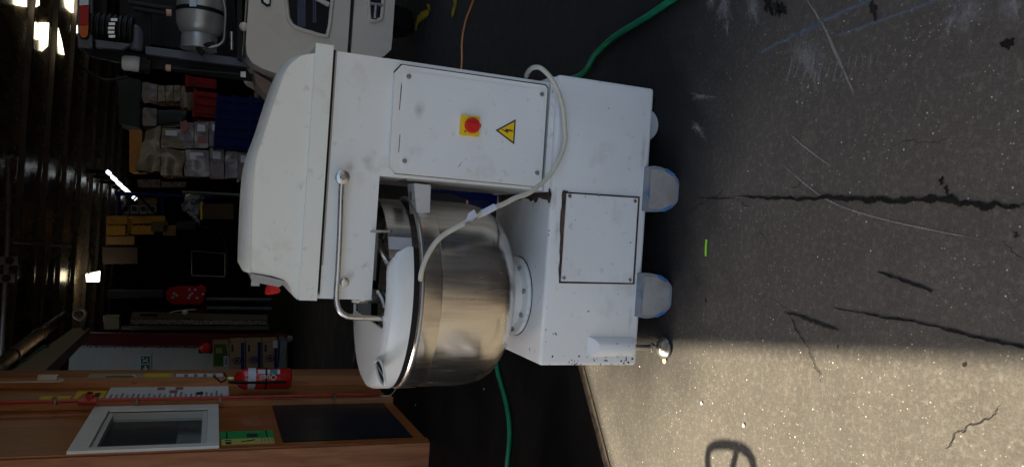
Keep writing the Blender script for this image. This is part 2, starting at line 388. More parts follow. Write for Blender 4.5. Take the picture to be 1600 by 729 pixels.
for cx, cy, L_, W_, ang, mt in ((1132, 6, .16, .11, 20, WHT), (1178, 12, .12, .09, 30, WHT), (1112, 0, .12, .06, 0, WHT), (1137, 42, .06, .04, 10, WHT), (1262, 95, .24, .13, 35, WHT), (1200, 6, .10, .05, 25, TAR), (1222, 14, .06, .03, 60, TAR), (1510, 20, .14, .08, 60, WHT), (1490, 28, .10, .05, -30, WHT),
                            (1215, 14, .10, .06, 30, TARF), (1365, 12, .10, .04, 20, TARF), (1577, 68, .035, .028, 70, TAR), (1472, 283, .020, .012, 0, TAR), (1480, 297, .024, .012, 10, TAR),
                            (1104, 469, .015, .008, 40, TAR), (1508, 570, .018, .014, 60, TARF), (1585, 5, .12, .06, 20, WHT), (1590, 365, .02, .03, 20, TARF),
                            (1020, 170, .14, .05, 10, TARF), (1095, 150, .18, .03, 80, WHT), (1090, 200, .10, .05, 60, WHT), (1310, 540, .02, .01, 0, TARF)):
    c = onz(cx, cy); a = R(ang); bm = B(); uvl = bm.loops.layers.uv.new('UVMap'); ex = Vector((math.cos(a), math.sin(a), 0)) * L_ / 2; ey = Vector((-math.sin(a), math.cos(a), 0)) * W_ / 2
    c.z = .002; N = 28; cv_ = bm.verts.new(c); rim_ = []
    for k in range(N):
        th = k * 2 * math.pi / N; q = c + ex * math.cos(th) + ey * math.sin(th)
        rr_ = .85 + .9 * noise.noise(Vector((math.cos(th) * 1.6 + cx, math.sin(th) * 1.6 + cy, 3))) + .35 * noise.noise(Vector((math.cos(th) * 6 + cx, math.sin(th) * 6, 1)))
        rim_.append((bm.verts.new(c + (q - c) * max(.25, rr_)), (.5 + .5 * math.cos(th) * (.35 if mt is TAR else 1), .5 + .5 * math.sin(th) * (.35 if mt is TAR else 1))))
    for k in range(N):
        p_, q_ = rim_[k], rim_[(k + 1) % N]; f = bm.faces.new((cv_, p_[0], q_[0]))
        for lp, uv in zip(f.loops, ((.5, .5), p_[1], q_[1])): lp[uvl].uv = uv
    obj('stain', bm, mt, ground)
# row of trowel-like tyre marks
TM = stain_mat('tyre_mark', (.22, .215, .21), .6, 60, -.1, .3, .8, 1)
for i in range(9):
    x = 1235 + i * 12; strip('tyre_mark', [(x + 4, 92 + (i % 3) * 5), (x - 4, 128 - (i % 2) * 6)], [.004, .007], TM, sub=2)
for i in range(5):
    x = 1328 + i * 11; strip('tyre_mark', [(x + 2, 86), (x - 2, 106)], [.004, .006], TM, sub=2)
YP = stain_mat('worn_yellow_paint', (.32, .21, .02), .9, 16, .08, .3, .7, 1)
strip('worn_yellow_paint', [(650, 50), (655, 30), (672, 18), (668, 8)], [.10, .14, .08, .04], YP, z=.007)
strip('worn_yellow_paint', [(707, 25), (712, 10), (712, -5)], [.10, .12, .12], YP, z=.007)
KERB = mat('threshold_concrete', (.15, .115, .07), rough=.8, var=.25, vscale=14, bump=.4, bscale=70, col2=(.09, .06, .04), c2scale=20)
bm = B(); nrm = Vector((LD.y, -LD.x, 0)); nrm = nrm if nrm.y < 0 else -nrm
q = [edge(-.3) + nrm * .002, edge(3) + nrm * .002, edge(3) + nrm * .045, edge(-.3) + nrm * .045]
bm.faces.new([bm.verts.new((p.x, p.y, .0035)) for p in q])
tag(obj('threshold', bm, KERB), kind='structure')

# crumbs on the ground
def crumb(x, y, r, mt, label):
    p = onz(x, y); bm = B(); bmesh.ops.create_icosphere(bm, subdivisions=2, radius=r)
    for v in bm.verts: v.co *= 1 + .35 * noise.noise(v.co * 90 + Vector((x, y, 0))); v.co.z *= .45
    bmesh.ops.translate(bm, verts=bm.verts, vec=p + Vector((0, 0, r * .4)))
    tag(obj('crumb', bm, mt, None, True, origin=p), label, 'debris', 'pale crumbs on the ground')
CR = mat('crumb', (.68, .60, .36), rough=.7); CRW = mat('crumb_white', (.75, .72, .64), rough=.7)
crumb(1040, 563, .010, CR, 'yellowish crumb right beside the round levelling foot pad')
crumb(1097, 629, .0065, CRW, 'white chip on sunlit ground, the nearer one to the levelling foot')
crumb(1163, 663, .0065, CRW, 'white chip on sunlit ground close to the loop shadow')
crumb(1000, 572, .003, CRW, 'tiny white chip on sunlit ground beside the machine base corner')
p0, p1 = onz(1105, 374), onz(1104, 400)
bm = B(); tube(bm, [p0 + Vector((0, 0, .003)), (p0 + p1) / 2 + Vector((.001, 0, .004)), p1 + Vector((0, 0, .003))], .0035, 8)
tag(obj('tape_strip', bm, mat('lime', (.28, .62, .03), rough=.5), None, True, origin=(p0.x, p0.y, 0)), 'short lime green strip lying on the dark asphalt in front of the machine', 'strip')

# ------------------------------------------------------------------ building shell
DARKW = mat('dark_sheet_wall', (.020, .019, .018), rough=.7, var=.3, vscale=2)
ROOFM = mat('bounce_roof_sheet', (.42, .40, .37), rough=.5, var=.2)  # pale so the added roof bounces light onto the booth
FOIL = mat('aged_foil', (.36, .28, .18), rough=.26, metal=.4, bump=.15, bscale=2.5, var=.3, vscale=1.2, stretch=(2.5, .6, 1))
sh = lambda p, z: Vector((p.x, p.y, 0)) - Vector((SUN_DIR.x, SUN_DIR.y, 0)) * (z / math.tan(SUN_EL)) + Vector((0, 0, z))
ZC = 3.7
sd = Vector((-0.133, 0.991, 0)).normalized()      # the verge of the added roof runs this way
soft = onz(1320, 553)
q0 = edge(-3); 
# corner where the soft line (verge of the added roof) meets the header line
def isect(p, d1, q, d2):
    den = d1.x * d2.y - d1.y * d2.x; t = ((q.x - p.x) * d2.y - (q.y - p.y) * d2.x) / den; return p + d1 * t
cor = isect(soft, sd, A1 - nrm * .04, LD)
pv = soft - sd * .75
FY = -1.0                                                           # front edge of the added roof
c0_ = sh(cor, ZC); v0_ = c0_ + sd * ((FY - c0_.y) / sd.y); l0_ = c0_ + LD * ((-9 - c0_.x) / LD.x)
poly = [v0_, c0_, l0_, Vector((-9, 8, ZC)), Vector((4.4, 8, ZC)), Vector((4.4, FY, ZC))]
bm = B(); prism(bm, poly, (0, 0, .12)); tag(obj('shadow_roof', bm, ROOFM), 'unseen flat pale roof shaped to cast the shadow edges on the yard', 'shadow_roof')  # unseen roof, outline shaped to cast both shadow edges
bm = B(); box(bm, -9, 8, 14, 45, 5.0, 5.1); box(bm, -9, 8, 8, 12, 5.0, 5.1); box(bm, -9, -4.4, 12, 14, 5.0, 5.1); box(bm, -2.2, 8, 12, 14, 5.0, 5.1); tag(obj('ceiling', bm, FOIL), kind='structure')  # slabs leave an unseen opening, added to let sky light the bay
bm = B(); box(bm, -9, 8, 7.9, 8.0, ZC + .125, 5.1); tag(obj('header_wall', bm, DARKW), kind='structure')
bm = B(); box(bm, -9.1, -9, 0, 45, 0, 5.1); tag(obj('wall_left', bm, DARKW), kind='structure')
bm = B(); box(bm, 8, 8.1, 9.5, 45, 0, 5.1); tag(obj('wall_right', bm, DARKW), kind='structure')  # starts well back: unseen open side added to light the booth
bm = B(); box(bm, -9.1, 8.1, 45, 45.1, 0, 5.1); tag(obj('wall_back', bm, DARKW), kind='structure')
bm = B(); a_ = c0_ + LD * .5; prism(bm, [Vector((a_.x, a_.y, 0)), Vector((l0_.x + .05, l0_.y, 0)), Vector((l0_.x + .05, l0_.y, ZC - .004)), Vector((a_.x, a_.y, ZC - .004))], (0, .1, 0))
tag(obj('wall_front', bm, DARKW), kind='structure')
PUR = mat('purlin', (.13, .105, .09), rough=.45, var=.3, vscale=4, metal=.3)
bm = B(); box(bm, -8.9, 7.9, 16.6, 16.62, 4.90, 4.995); box(bm, -8.9, 7.9, 16.6, 16.68, 4.89, 4.899)
pur = tag(obj('roof_purlin', bm, PUR, origin=(0, 16.6, 4.9)), 'long steel roof purlin, the nearest in view under the foil ceiling', 'purlin', 'roof purlins under the foil ceiling')
for i, nm in enumerate(('second', 'third', 'fourth', 'fifth', 'sixth', 'seventh', 'eighth')):
    c = pur.copy(); COL.objects.link(c); c.location.y += 2.15 * (i + 1); c['label'] = 'long steel roof purlin, the %s from the viewer under the foil ceiling' % nm
BRK = mat('reflected_brick', (.10, .075, .06), rough=.85, var=.3, vscale=5)
bm = B(); box(bm, 3.5, 18, -17, -11, 0, 4.2); yb = thing('reflected_building', 'unseen low dark brick building added to be reflected in the bowl', 'building', (9, -11, 0)); obj('wall', bm, BRK, yb)  # unseen building, added for its reflection in the bowl
bm = B(); box(bm, 3.2, 18.3, -17.3, -10.7, 4.205, 4.4); obj('roof', bm, DARKW, yb)  # roof of the unseen building added for its reflection
bm = B(); p_ = sh(pv, 0) ; cx0 = v0_.x; cy0 = FY
cp_ = bpy.data.objects['shadow_roof']; bm.free()
for xx in (cx0 + .15, 4.1): bm = B(); box(bm, xx, xx + .14, cy0 + .15, cy0 + .29, 0, ZC - .002); obj('post', bm, BLACKG, cp_)  # unseen posts, added as dark lines reflected in the bowl
bz = .70; e0, e1 = edge(-.03), edge(3.2)  # unseen barrier, added to sharpen the shadow edge at the threshold
bm = B(); a_, b_ = sh(e0, bz), sh(e1, bz); prism(bm, [Vector((a_.x, a_.y, 0)), Vector((b_.x, b_.y, 0)), b_, a_], Vector((-LD.y, LD.x, 0)) * (.06 if -LD.y * 0 + LD.x * 1 > 0 else -.06))
tag(obj('shadow_barrier', bm, DARKW), 'unseen low dark barrier added to sharpen the shadow edge on the yard', 'barrier')
# glowing panels imitating bright reflections in the foil
GLINT = mat('foil_glint', (.6, .55, .4), emit=(1, .93, .68), estr=.85)
def quadpx(pxs, z): return [onz(x, y, z) for x, y in pxs]
for i, (a, lab) in enumerate((([(97, -30), (104, 12), (112, 20), (124, 20), (124, -30)], 'glowing patch imitating a reflection in the foil ceiling above the forklift tail light'),
         ([(19, -40), (24, 8), (40, 11), (39, -40)], 'glowing reflection strip in the bay before the nearest purlin'),
         ([(48, -40), (53, 12), (60, 8), (58, -40)], 'thin glowing reflection strip just past the nearest purlin'),
         ([(62, 36), (64, 80), (73, 72), (75, 36)], 'tall glowing reflection panel between first and second purlins'),
         ([(52, 35), (56, 62), (58, 62), (56, 35)], 'glowing reflection sliver left of the tall glowing panel'),
         ([(89, 42), (94, 84), (99, 86), (95, 64)], 'glowing reflection panel between second and third purlins'),
         ([(115, 40), (119, 52), (122, 50), (122, 40)], 'small glowing reflection triangle under the forklift tail light'))):
    bm = B(); q = quadpx(a, 4.99); prism(bm, q, (0, 0, -.02)); c = sum(q, Vector()) / len(q)
    tag(obj('glint_panel', bm, GLINT, origin=c), lab, 'glint_panel', 'glowing panels imitating foil reflections')
# conduits & pipes at the ceiling
PIPE = mat('grey_conduit', (.20, .17, .15), rough=.4, metal=.6, var=.2)
a, b_, c = onz(14, 244, 4.6), onz(12, 380, 4.6), onz(3, 540, 4.6)
bm = B(); tube(bm, [onz(24, 247, 4.9), onz(19, 245, 4.75), onz(13, 249, 4.6), b_, c, onz(-4, 660, 4.6)], .045, 10)
tag(obj('ceiling_conduit', bm, PIPE, None, True, origin=b_), 'thick grey conduit with an elbow hung under the nearest ceiling', 'pipe')
for k, (pts, r, lab) in enumerate((([(72, 380), (62, 520)], .05, 'grey hanger strut below the ceiling, beside the two bracket plates'),
                      ([(113, 395), (107, 500)], .02, 'thin conduit drop near the glowing lamp'),
                      ([(14, 378), (110, 385)], .02, 'thin cross conduit tying the purlins together'))):
    P_ = [onz(*p, 4.7) for p in pts]; bm = B(); tube(bm, P_, r, 8); tag(obj('conduit', bm, PIPE, None, True, origin=P_[0]), lab, 'pipe', 'thin conduits below the ceiling')
for (x0, y0, x1, y1), lab in (((-6, 400, 28, 414), 'grey bolt plate under the ceiling, the one nearer the mixer'), ((-6, 428, 23, 441), 'grey bolt plate under the ceiling, the one nearer the booth')):
    q = [ony(x0, y0, 14), ony(x1, y0, 14), ony(x1, y1, 14), ony(x0, y1, 14)]; o = sum(q, Vector()) / 4
    t = thing('bracket_plate', lab, 'bracket', o, 'bolt plates under the ceiling'); bm = B(); prism(bm, q, (0, .05, 0)); obj('plate', bm, PIPE, t)
    bm = B(); lathe(bm, [(.06, -.02), (.06, .0)], ony(x1 - 13, (y0 + y1) / 2, 13.98), 'Y', 12); obj('bolt', bm, BLACK, t, True)
BRN = mat('brown_pipe', (.045, .030, .017), rough=.6, var=.25, vscale=4); GRP = mat('green_pipe', (.012, .10, .04), rough=.5, var=.2)
def longpipe(name, x0, y0, x1, y1, X, r, mt, lab, collars=True):
    a, b_ = onx(x0, y0, X), onx(x1, y1, X); t = thing(name, lab, 'pipe', a); bm = B(); tube(bm, [a, b_], r, 14); obj('tube', bm, mt, t, True)
    if collars:
        for u in (.25, .6): bm = B(); p = a.lerp(b_, u); dd = (b_ - a).normalized(); tube(bm, [p - dd * .05, p + dd * .05], r * 1.2, 14); obj('collar', bm, mt, t, True)
longpipe('brown_pipe', -20, 585, 96, 495, -2.0, .085, BRN, 'fat brown pipe with a collar running above the wooden booth')
longpipe('green_pipe', -20, 620, 70, 545, -1.85, .06, GRP, 'green pipe running above the wooden booth under the brown pipe')
longpipe('thin_bright_pipe', 68, 510, 100, 488, -1.7, .02, STEELR, 'thin shiny pipe past the end of the fat brown pipe', False)
p = ony(125, 490, 14); t = thing('pipe_flange', 'pale round flange with a hole at the far end of the beige beam', 'flange', p)
bm = B(); tube(bm, [p + Vector((math.cos(a) * .085, 0, math.sin(a) * .085)) for a in [2 * math.pi * i / 20 for i in range(20)]], .03, 8, closed=True); obj('ring', bm, mat('pale_metal', (.25, .21, .15), rough=.5), t, True)
bm = B(); q0, q1 = ony(128, 505, 14), ony(131, 515, 14); tube(bm, [p + Vector((0, 0, -.1)), q1], .03, 8); obj('stem', bm, BRN, t, True)

# lamps
LMP = mat('lamp_glow', (.8, .8, .8), emit=(.80, .92, 1), estr=.85); LMW = mat('warm_lamp', (.8, .8, .7), emit=(1, .88, .62), estr=1.4)
for i, (x, y, l_) in enumerate(((169.5, 269.5, 4), (177, 278, 6), (185, 286, 6), (193, 293.5, 6), (200, 300, 5), (210, 309, 3.5))):
    Y = 22 + i * 2.6; p = ony(x, y, Y); s = Y / 1180; t = thing('ceiling_lamp', ['nearest', 'second', 'third', 'fourth', 'fifth', 'last and smallest'][i] + ' of the bright white lamps in the slanting far row', 'lamp', p, 'row of far white lamps')
    bm = B(); dv = Vector((-.35, 1, 0)).normalized()
    a, b_ = ony(x - l_ * .75, y - l_ * .62, Y), ony(x + l_ * .75, y + l_ * .62, Y)
    tube(bm, [a, b_], 3.0 * s * .85, 10); obj('tube', bm, LMP, t, True)
    bm = B(); box(bm, p.x - .05, p.x + .05, p.y - .05, p.y + .05, p.z + 3.0 * s, p.z + .5); obj('hanger', bm, BLACK, t)
q = [ony(*a, 24) for a in ((134, 428), (155, 424), (154, 440), (135, 440))]; p = sum(q, Vector()) / 4
t = thing('lantern', 'warm glowing four sided lamp hanging alone left of the far wall', 'lamp', p); bm = B(); prism(bm, q, (0, .2, 0)); obj('shade', bm, LMW, t)
bm = B(); tube(bm, [ony(140, 392, 24), ony(139, 428, 24)], .03, 6); obj('cord', bm, PIPE, t)

# ------------------------------------------------------------------ wooden booth  (side wall on X=-1.5, end face at Y=5.12)
def wood(name, c1, c2, ax, rough=.45, coat=.1):
    M = bpy.data.materials.new(name); M.use_nodes = True; n = M.node_tree.nodes; l = M.node_tree.links; b = n['Principled BSDF']
    tc = n.new('ShaderNodeTexCoord'); mp = n.new('ShaderNodeMapping'); s = [9, 9, 9]; s[ax] = .9; mp.inputs['Scale'].default_value = s; l.new(tc.outputs['Object'], mp.inputs[0])
    t = n.new('ShaderNodeTexNoise'); t.inputs['Scale'].default_value = 3; t.inputs['Detail'].default_value = 8; t.inputs['Distortion'].default_value = .7; l.new(mp.outputs[0], t.inputs['Vector'])
    cr = n.new('ShaderNodeMapRange'); cr.inputs[1].default_value = .35; cr.inputs[2].default_value = .65; l.new(t.outputs[0], cr.inputs[0])
    mx = n.new('ShaderNodeMix'); mx.data_type = 'RGBA'; l.new(cr.outputs[0], mx.inputs[0]); mx.inputs[6].default_value = (*c1, 1); mx.inputs[7].default_value = (*c2, 1)
    t2 = n.new('ShaderNodeTexNoise'); t2.inputs['Scale'].default_value = 5; t2.inputs['Detail'].default_value = 3; l.new(tc.outputs['Object'], t2.inputs['Vector'])
    m2 = n.new('ShaderNodeMapRange'); m2.inputs[1].default_value = .70; m2.inputs[2].default_value = .74; m2.inputs[4].default_value = .8; l.new(t2.outputs[0], m2.inputs[0])
    m3 = n.new('ShaderNodeMix'); m3.data_type = 'RGBA'; l.new(m2.outputs[0], m3.inputs[0]); l.new(mx.outputs[2], m3.inputs[6]); m3.inputs[7].default_value = (.03, .012, .008, 1)
    l.new(m3.outputs[2], b.inputs['Base Color']); b.inputs['Roughness'].default_value = rough; b.inputs['Coat Weight'].default_value = coat
    bp = n.new('ShaderNodeBump'); bp.inputs['Strength'].default_value = .15; bp.inputs['Distance'].default_value = .003; l.new(t.outputs[0], bp.inputs['Height']); l.new(bp.outputs[0], b.inputs['Normal'])
    return M
PLY = wood('varnished_hardboard', (.42, .135, .034), (.29, .085, .022), 2, .36, .15)
STUD = wood('raw_pine', (.62, .27, .10), (.46, .18, .065), 2, .6, 0)
REDW = wood('reddish_timber', (.46, .18, .06), (.31, .10, .033), 2, .6, 0)
WX = -1.5
ZT = 3.45
t = booth = thing('wooden_booth', 'varnished brown hardboard office booth framed with pine studs', 'booth', (WX, 5.12, 0))
bm = B(); box(bm, WX - .05, WX - .012, 5.16, 8.0, 0, ZT); 
# window opening cut: build the wall as four slabs around it
bm.free(); bm = B()
wy0, wy1, wz0, wz1 = 5.20, 6.15, 1.46, 2.13
for a in ((5.16, wy0, 0, ZT), (wy1, 7.75, 0, ZT), (wy0, wy1, 0, wz0), (wy0, wy1, wz1, ZT)): box(bm, WX - .05, WX, a[0], a[1], a[2], a[3])
obj('wall', bm, PLY, booth)
bm = B(); box(bm, -3.4, WX - .001, 5.10, 5.158, 0, ZT); obj('end_wall', bm, REDW, booth)
bm = B(); box(bm, -3.4, WX, 5.17, 7.75, ZT, ZT + .05); obj('roof', bm, PLY, booth)
bm = B(); box(bm, -3.45, -3.4, 5.16, 7.75, 0, ZT); obj('back_wall', bm, mat('booth_inside', (.25, .25, .24), rough=.8), booth)
bm = B(); box(bm, -3.39, -1.56, 7.70, 7.745, 0, ZT); obj('far_wall', bm, PLY, booth)
for y0, y1, m_ in ((6.285, 6.37, STUD), (7.03, 7.22, STUD)):
    bm = B(); box(bm, WX + .002, WX + .05, y0, y1, 0, ZT); obj('stud', bm, m_, booth, bevel=.004)
bm = B(); box(bm, WX + .001, WX + .012, 7.222, 7.74, 0, ZT); obj('board', bm, REDW, booth)
bm = B(); box(bm, WX + .001, WX + .012, 5.12, 5.20, 0, ZT); obj('corner_board', bm, PLY, booth)
# window
WHITE = mat('white_trim', (.80, .78, .72), rough=.4, var=.05); WT2 = mat('white_trim_dull', (.62, .61, .57), rough=.4)
bm = B()
o0, o1, oz0, oz1 = 5.09, 6.26, 1.385, 2.235
for a in ((o0, wy0, oz0, oz1), (wy1, o1, oz0, oz1), (wy0, wy1, oz0, wz0), (wy0, wy1, wz1, oz1)): box(bm, WX + .012, WX + .03, a[0] if a[0] != o0 else 5.125, a[1], a[2], a[3])
win = obj('window', bm, WHITE, booth, bevel=.003)
bm = B()
e = .035
for a in ((wy0, wy0 + e, wz0, wz1), (wy1 - e, wy1, wz0, wz1), (wy0 + e, wy1 - e, wz0, wz0 + e), (wy0 + e, wy1 - e, wz1 - e, wz1)): box(bm, WX - .055, WX + .004, a[0] + .001, a[1] - .001, a[2] + .001, a[3] - .001)
obj('sash', bm, WT2, win)
GLASS = mat('window_glass', (.05, .06, .06), rough=.03, spec=.8, coat=1)
GL2 = mat('clear_glass', (.25, .30, .29), rough=.04, alpha=.14, spec=.8)
bm = B(); box(bm, WX - .042, WX - .036, wy0 + e, wy1 - e, wz0 + e, wz1 - e); obj('pane', bm, GL2, win)
# what stands behind the glass: pale tiled inner counter
tl = thing('inner_counter', 'grey tiled counter seen through the booth window', 'counter', (-2.0, 5.9, 0))
bm = B(); box(bm, -2.3, -1.68, 5.3, 7.4, 0, 1.62); obj('body', bm, mat('counter_side', (.40, .44, .43), rough=.5), tl)
bm = B()
for i in range(8): box(bm, -1.678, -1.67, 5.3 + i * .26, 5.55 + i * .26, 1.2, 1.66)
obj('tiles', bm, mat('grey_tile', (.35, .40, .40), rough=.25, var=.15), tl)
# black kick panel
KP = mat('black_laminate', (.016, .018, .022), rough=.33, var=.15, vscale=2, spec=.3)
bm = B(); box(bm, WX + .001, WX + .006, 5.245, 6.295, .09, .985); obj('kick_panel', bm, KP, booth)
# signs on the wall  -- helper: flat rectangle on the wall, with print
def wall_card(name, y0, y1, z0, z1, mt, lab, cat, group=None, x=WX + .002, th=.003):
    t = thing(name, lab, cat, (x, (y0 + y1) / 2, (z0 + z1) / 2), group)
    bm = B(); box(bm, x, x + th, y0, y1, z0, z1); obj('sheet', bm, mt, t); return t
def ink(t, name, y0, y1, z0, z1, mt, x): bm = B(); box(bm, x, x + .0015, y0, y1, z0, z1); return obj(name, bm, mt, t)
YSG = mat('yellow_sign', (.80, .56, .02), rough=.45); GSG = mat('green_card', (.015, .33, .08), rough=.5); YCD = mat('yellow_card', (.55, .48, .12), rough=.5)
DK = PRINTD
t = wall_card('yellow_sign', 6.45, 6.74, 2.455, 2.66, YSG, 'plain yellow warning sign, the upper and smaller of two on the booth wall', 'sign', 'yellow signs')
text('lettering', 'CAUTION', .05, (WX + .0056, 6.60, 2.56), (0, 1, 0), (0, 0, 1), DK, t)
t = wall_card('yellow_sign', 6.44, 6.90, 2.225, 2.435, YSG, 'yellow sign with a black symbol, directly above the white notice', 'sign', 'yellow signs')
ink(t, 'print', 6.52, 6.82, 2.26, 2.30, DK, WX + .0055); text('lettering', 'CAUTION', .055, (WX + .0056, 6.67, 2.37), (0, 1, 0), (0, 0, 1), DK, t)
NOT = mat('notice_paper', (.74, .72, .72), rough=.5)
t = wall_card('safety_notice', 6.45, 7.025, 1.30, 2.215, NOT, 'tall white printed safety notice with small red photos, behind the red pipe', 'notice')
for i in range(22):
    zz = 2.17 - i * .039
    ink(t, 'print_line', 6.52, 6.52 + random.uniform(.2, .32), zz, zz + .014, mat('grey_ink', (.18, .18, .22), rough=.6) if i == 0 else bpy.data.materials['grey_ink'], WX + .0055)
RI = mat('red_ink', (.30, .10, .08), rough=.6)
for (a, b_) in ((6.9, 1.80), (6.9, 1.66), (6.78, 1.70)): ink(t, 'photo_print', a, a + .10, b_, b_ + .06, RI, WX + .0056)
ink(t, 'photo_print', 6.70, 6.80, 1.50, 1.55, DK, WX + .0056); ink(t, 'photo_print', 6.50, 6.56, 1.94, 2.04, DK, WX + .0057)
t = wall_card('notice_board', 7.24, 7.56, 1.75, 2.44, mat('beige_notice', (.42, .36, .25), rough=.4), 'beige notice with shiny corner beyond the second pine stud', 'notice', None, WX + .013)
ink(t, 'yellow_print', 7.26, 7.54, 1.78, 2.0, YSG, WX + .0165); ink(t, 'mark', 7.38, 7.43, 2.05, 2.3, DK, WX + .0165)
for k in range(3): ink(t, 'shiny_spot', 7.28 + k * .08, 7.33 + k * .08, 2.03 + k * .02, 2.06 + k * .02, WHITE, WX + .0185)
t = wall_card('paper_slip', 7.26, 7.54, 1.34, 1.74, NOT, 'white paper slip beneath the beige notice on the booth', 'notice', None, WX + .013)
for k in range(4): ink(t, 'print_line', 7.30, 7.5, 1.40 + k * .08, 1.43 + k * .08, bpy.data.materials['grey_ink'], WX + .0165)
t = wall_card('fire_label', 6.262, 6.297, 1.48, 1.93, NOT, 'narrow red and white label strip between window frame and red pipe', 'label')
ink(t, 'red_border', 6.264, 6.295, 1.74, 1.925, RED, WX + .0055)
text('lettering', 'FIRE HOSE REEL', .022, (WX + .0058, 6.28, 1.60), (0, 0, -1), (0, 1, 0), DK, t)
t = wall_card('safety_card', 5.19, 5.42, 1.04, 1.37, YCD, 'green and yellow printed card below the window corner', 'card', None, WX + .013)
ink(t, 'green_half', 5.32, 5.50, 1.035, 1.375, GSG, WX + .0165)
ink(t, 'black_block', 5.34, 5.42, 1.14, 1.21, DK, WX + .0185); ink(t, 'black_bar', 5.325, 5.495, 1.33, 1.34, DK, WX + .0185); ink(t, 'black_bar', 5.325, 5.495, 1.075, 1.085, DK, WX + .0185)
ink(t, 'black_mark', 5.20, 5.24, 1.31, 1.345, DK, WX + .0185); ink(t, 'black_mark', 5.27, 5.28, 1.31, 1.35, DK, WX + .0185)
bm = B(); prism(bm, [Vector((WX + .0165, 5.235, 1.25)), Vector((WX + .0165, 5.245, 1.25)), Vector((WX + .0165, 5.29, 1.16)), Vector((WX + .0165, 5.27, 1.16))], (.002, 0, 0)); obj('drawing', bm, DK, t)
for k in range(4): ink(t, 'print_line', 5.22, 5.30, 1.05 + k * .022, 1.056 + k * .022, bpy.data.materials['grey_ink'], WX + .0168)
t = thing('junction_box', 'small pale switch box with cable on the top of the pine stud', 'switch box', (WX + .05, 7.2, 2.60))
bm = B(); box(bm, WX + .052, WX + .09, 7.10, 7.16, 2.62, 2.76); obj('case', bm, WHITE, t, bevel=.004)
bm = B(); tube(bm, smoothpath([(WX + .06, 7.12, 2.62), (WX + .06, 7.08, 2.57), (WX + .058, 7.025, 2.6), (WX + .058, 7.015, 2.8), (WX + .058, 7.015, 3.4)], 5), .006, 6); obj('lead', bm, WHITE, t, True)
# red sprinkler pipe
PR = mat('red_pipe_paint', (.48, .05, .03), rough=.4, var=.2, vscale=10)
XP = WX + .075
top, teep, bot = onx(-8, 638, XP), onx(145, 628, XP), onx(545, 611, XP)
yy = 6.235
t = thing('red_riser_pipe', 'thin red fire service pipe with a tee running down the booth wall', 'pipe', (XP, yy, 0))
bm = B(); tube(bm, [(XP, yy, 3.4), (XP, yy + .06, .12)], .014, 12); obj('pipe', bm, PR, t, True)
zt = 2.27
bm = B(); tube(bm, [(XP, yy, zt - .05), (XP, yy, zt + .07)], .030, 14); tube(bm, [(XP, yy, zt), (XP + .06, yy - .01, zt)], .028, 14); obj('tee', bm, PR, t, True)
bm = B(); tube(bm, [(XP + .06, yy - .01, zt), (XP + .064, yy - .011, zt)], .017, 10); obj('tee_bore', bm, BLACK, t)
for zz in (2.48, 1.95, 1.37, .5): bm = B(); box(bm, XP - .024, XP + .0155, yy - .014, yy + .05, zz, zz + .012); obj('clip', bm, STEELD, t, bevel=.003)
bm = B(); tube(bm, smoothpath([(XP, yy, .12), (XP + .02, yy - .05, .05), (XP + .10, yy - .12, .02)], 5), .004, 6); obj('wire', bm, WHITE, t, True)
# extinguisher
ex = thing('fire_extinguisher', 'red fire extinguisher with a white band hung on the booth wall', 'extinguisher', (WX + .13, 6.72, .84))
EXR = mat('extinguisher_red', (.50, .012, .012), rough=.25, coat=.5)
ec = Vector((WX + .15, 6.62, 0)); z0, z1 = .815, 1.21; er = .088
bm = B(); lathe(bm, [(er * .8, z0), (er * .96, z0 + .012), (er, z0 + .03), (er, z1 - .03), (er * .93, z1), (er * .7, z1 + .035), (er * .35, z1 + .055), (.02, z1 + .065)], ec, 'Z', 40); obj('cylinder', bm, EXR, ex, True)
bm = B(); lathe(bm, [(er + .0012, 1.105), (er + .0012, 1.165)], ec, 'Z', 40, cap=False); obj('white_band', bm, mat('band_white', (.62, .66, .72), rough=.4), ex, True)
bm = B(); lathe(bm, [(er + .003, 1.015), (er + .003, 1.03)], ec, 'Z', 40, cap=False); obj('strap', bm, BLACK, ex, True)
bm = B(); lathe(bm, [(.022, z1 + .06), (.024, z1 + .10), (.015, z1 + .12)], ec, 'Z', 16); obj('valve', bm, mat('brass', (.45, .36, .15), rough=.4, metal=1), ex, True)
bm = B(); tube(bm, [ec + Vector((0, 0, z1 + .11)), ec + Vector((-.02, -.03, z1 + .16)), ec + Vector((.02, .02, z1 + .22))], .008, 8)
obj('carry_handle', bm, BLACKG, ex, True)
bm = B(); tube(bm, [ec + Vector((0, 0, z1 + .11)), ec + Vector((.02, .05, z1 + .13)), ec + Vector((.03, .09, z1 + .14))], .008, 8); obj('trigger', bm, BLACKG, ex, True)
bm = B(); tube(bm, smoothpath([ec + Vector((-.02, -.03, z1 + .1)), ec + Vector((-.01, -.10, z1 + .03)), ec + Vector((-.01, -.105, z1 - .1)), ec + Vector((-.01, -.10, z0 + .05))], 6), .010, 8); obj('hose', bm, BLACK, ex, True)
def on_cyl(a, z, o=.0025): return ec + Vector((math.cos(a) * (er + o), math.sin(a) * (er + o), z))
def cylpatch(a0, a1, za, zb, mt, name, o=.0015):
    bm = B(); N = 8; rr = [(bm.verts.new(on_cyl(a0 + (a1 - a0) * i / N, za, o)), bm.verts.new(on_cyl(a0 + (a1 - a0) * i / N, zb, o))) for i in range(N + 1)]
    for p_, q_ in zip(rr, rr[1:]): bm.faces.new((p_[0], q_[0], q_[1], p_[1]))
    obj(name, bm, mt, ex, True)
av = math.atan2(-6.62, 1.36)            # side that faces the yard
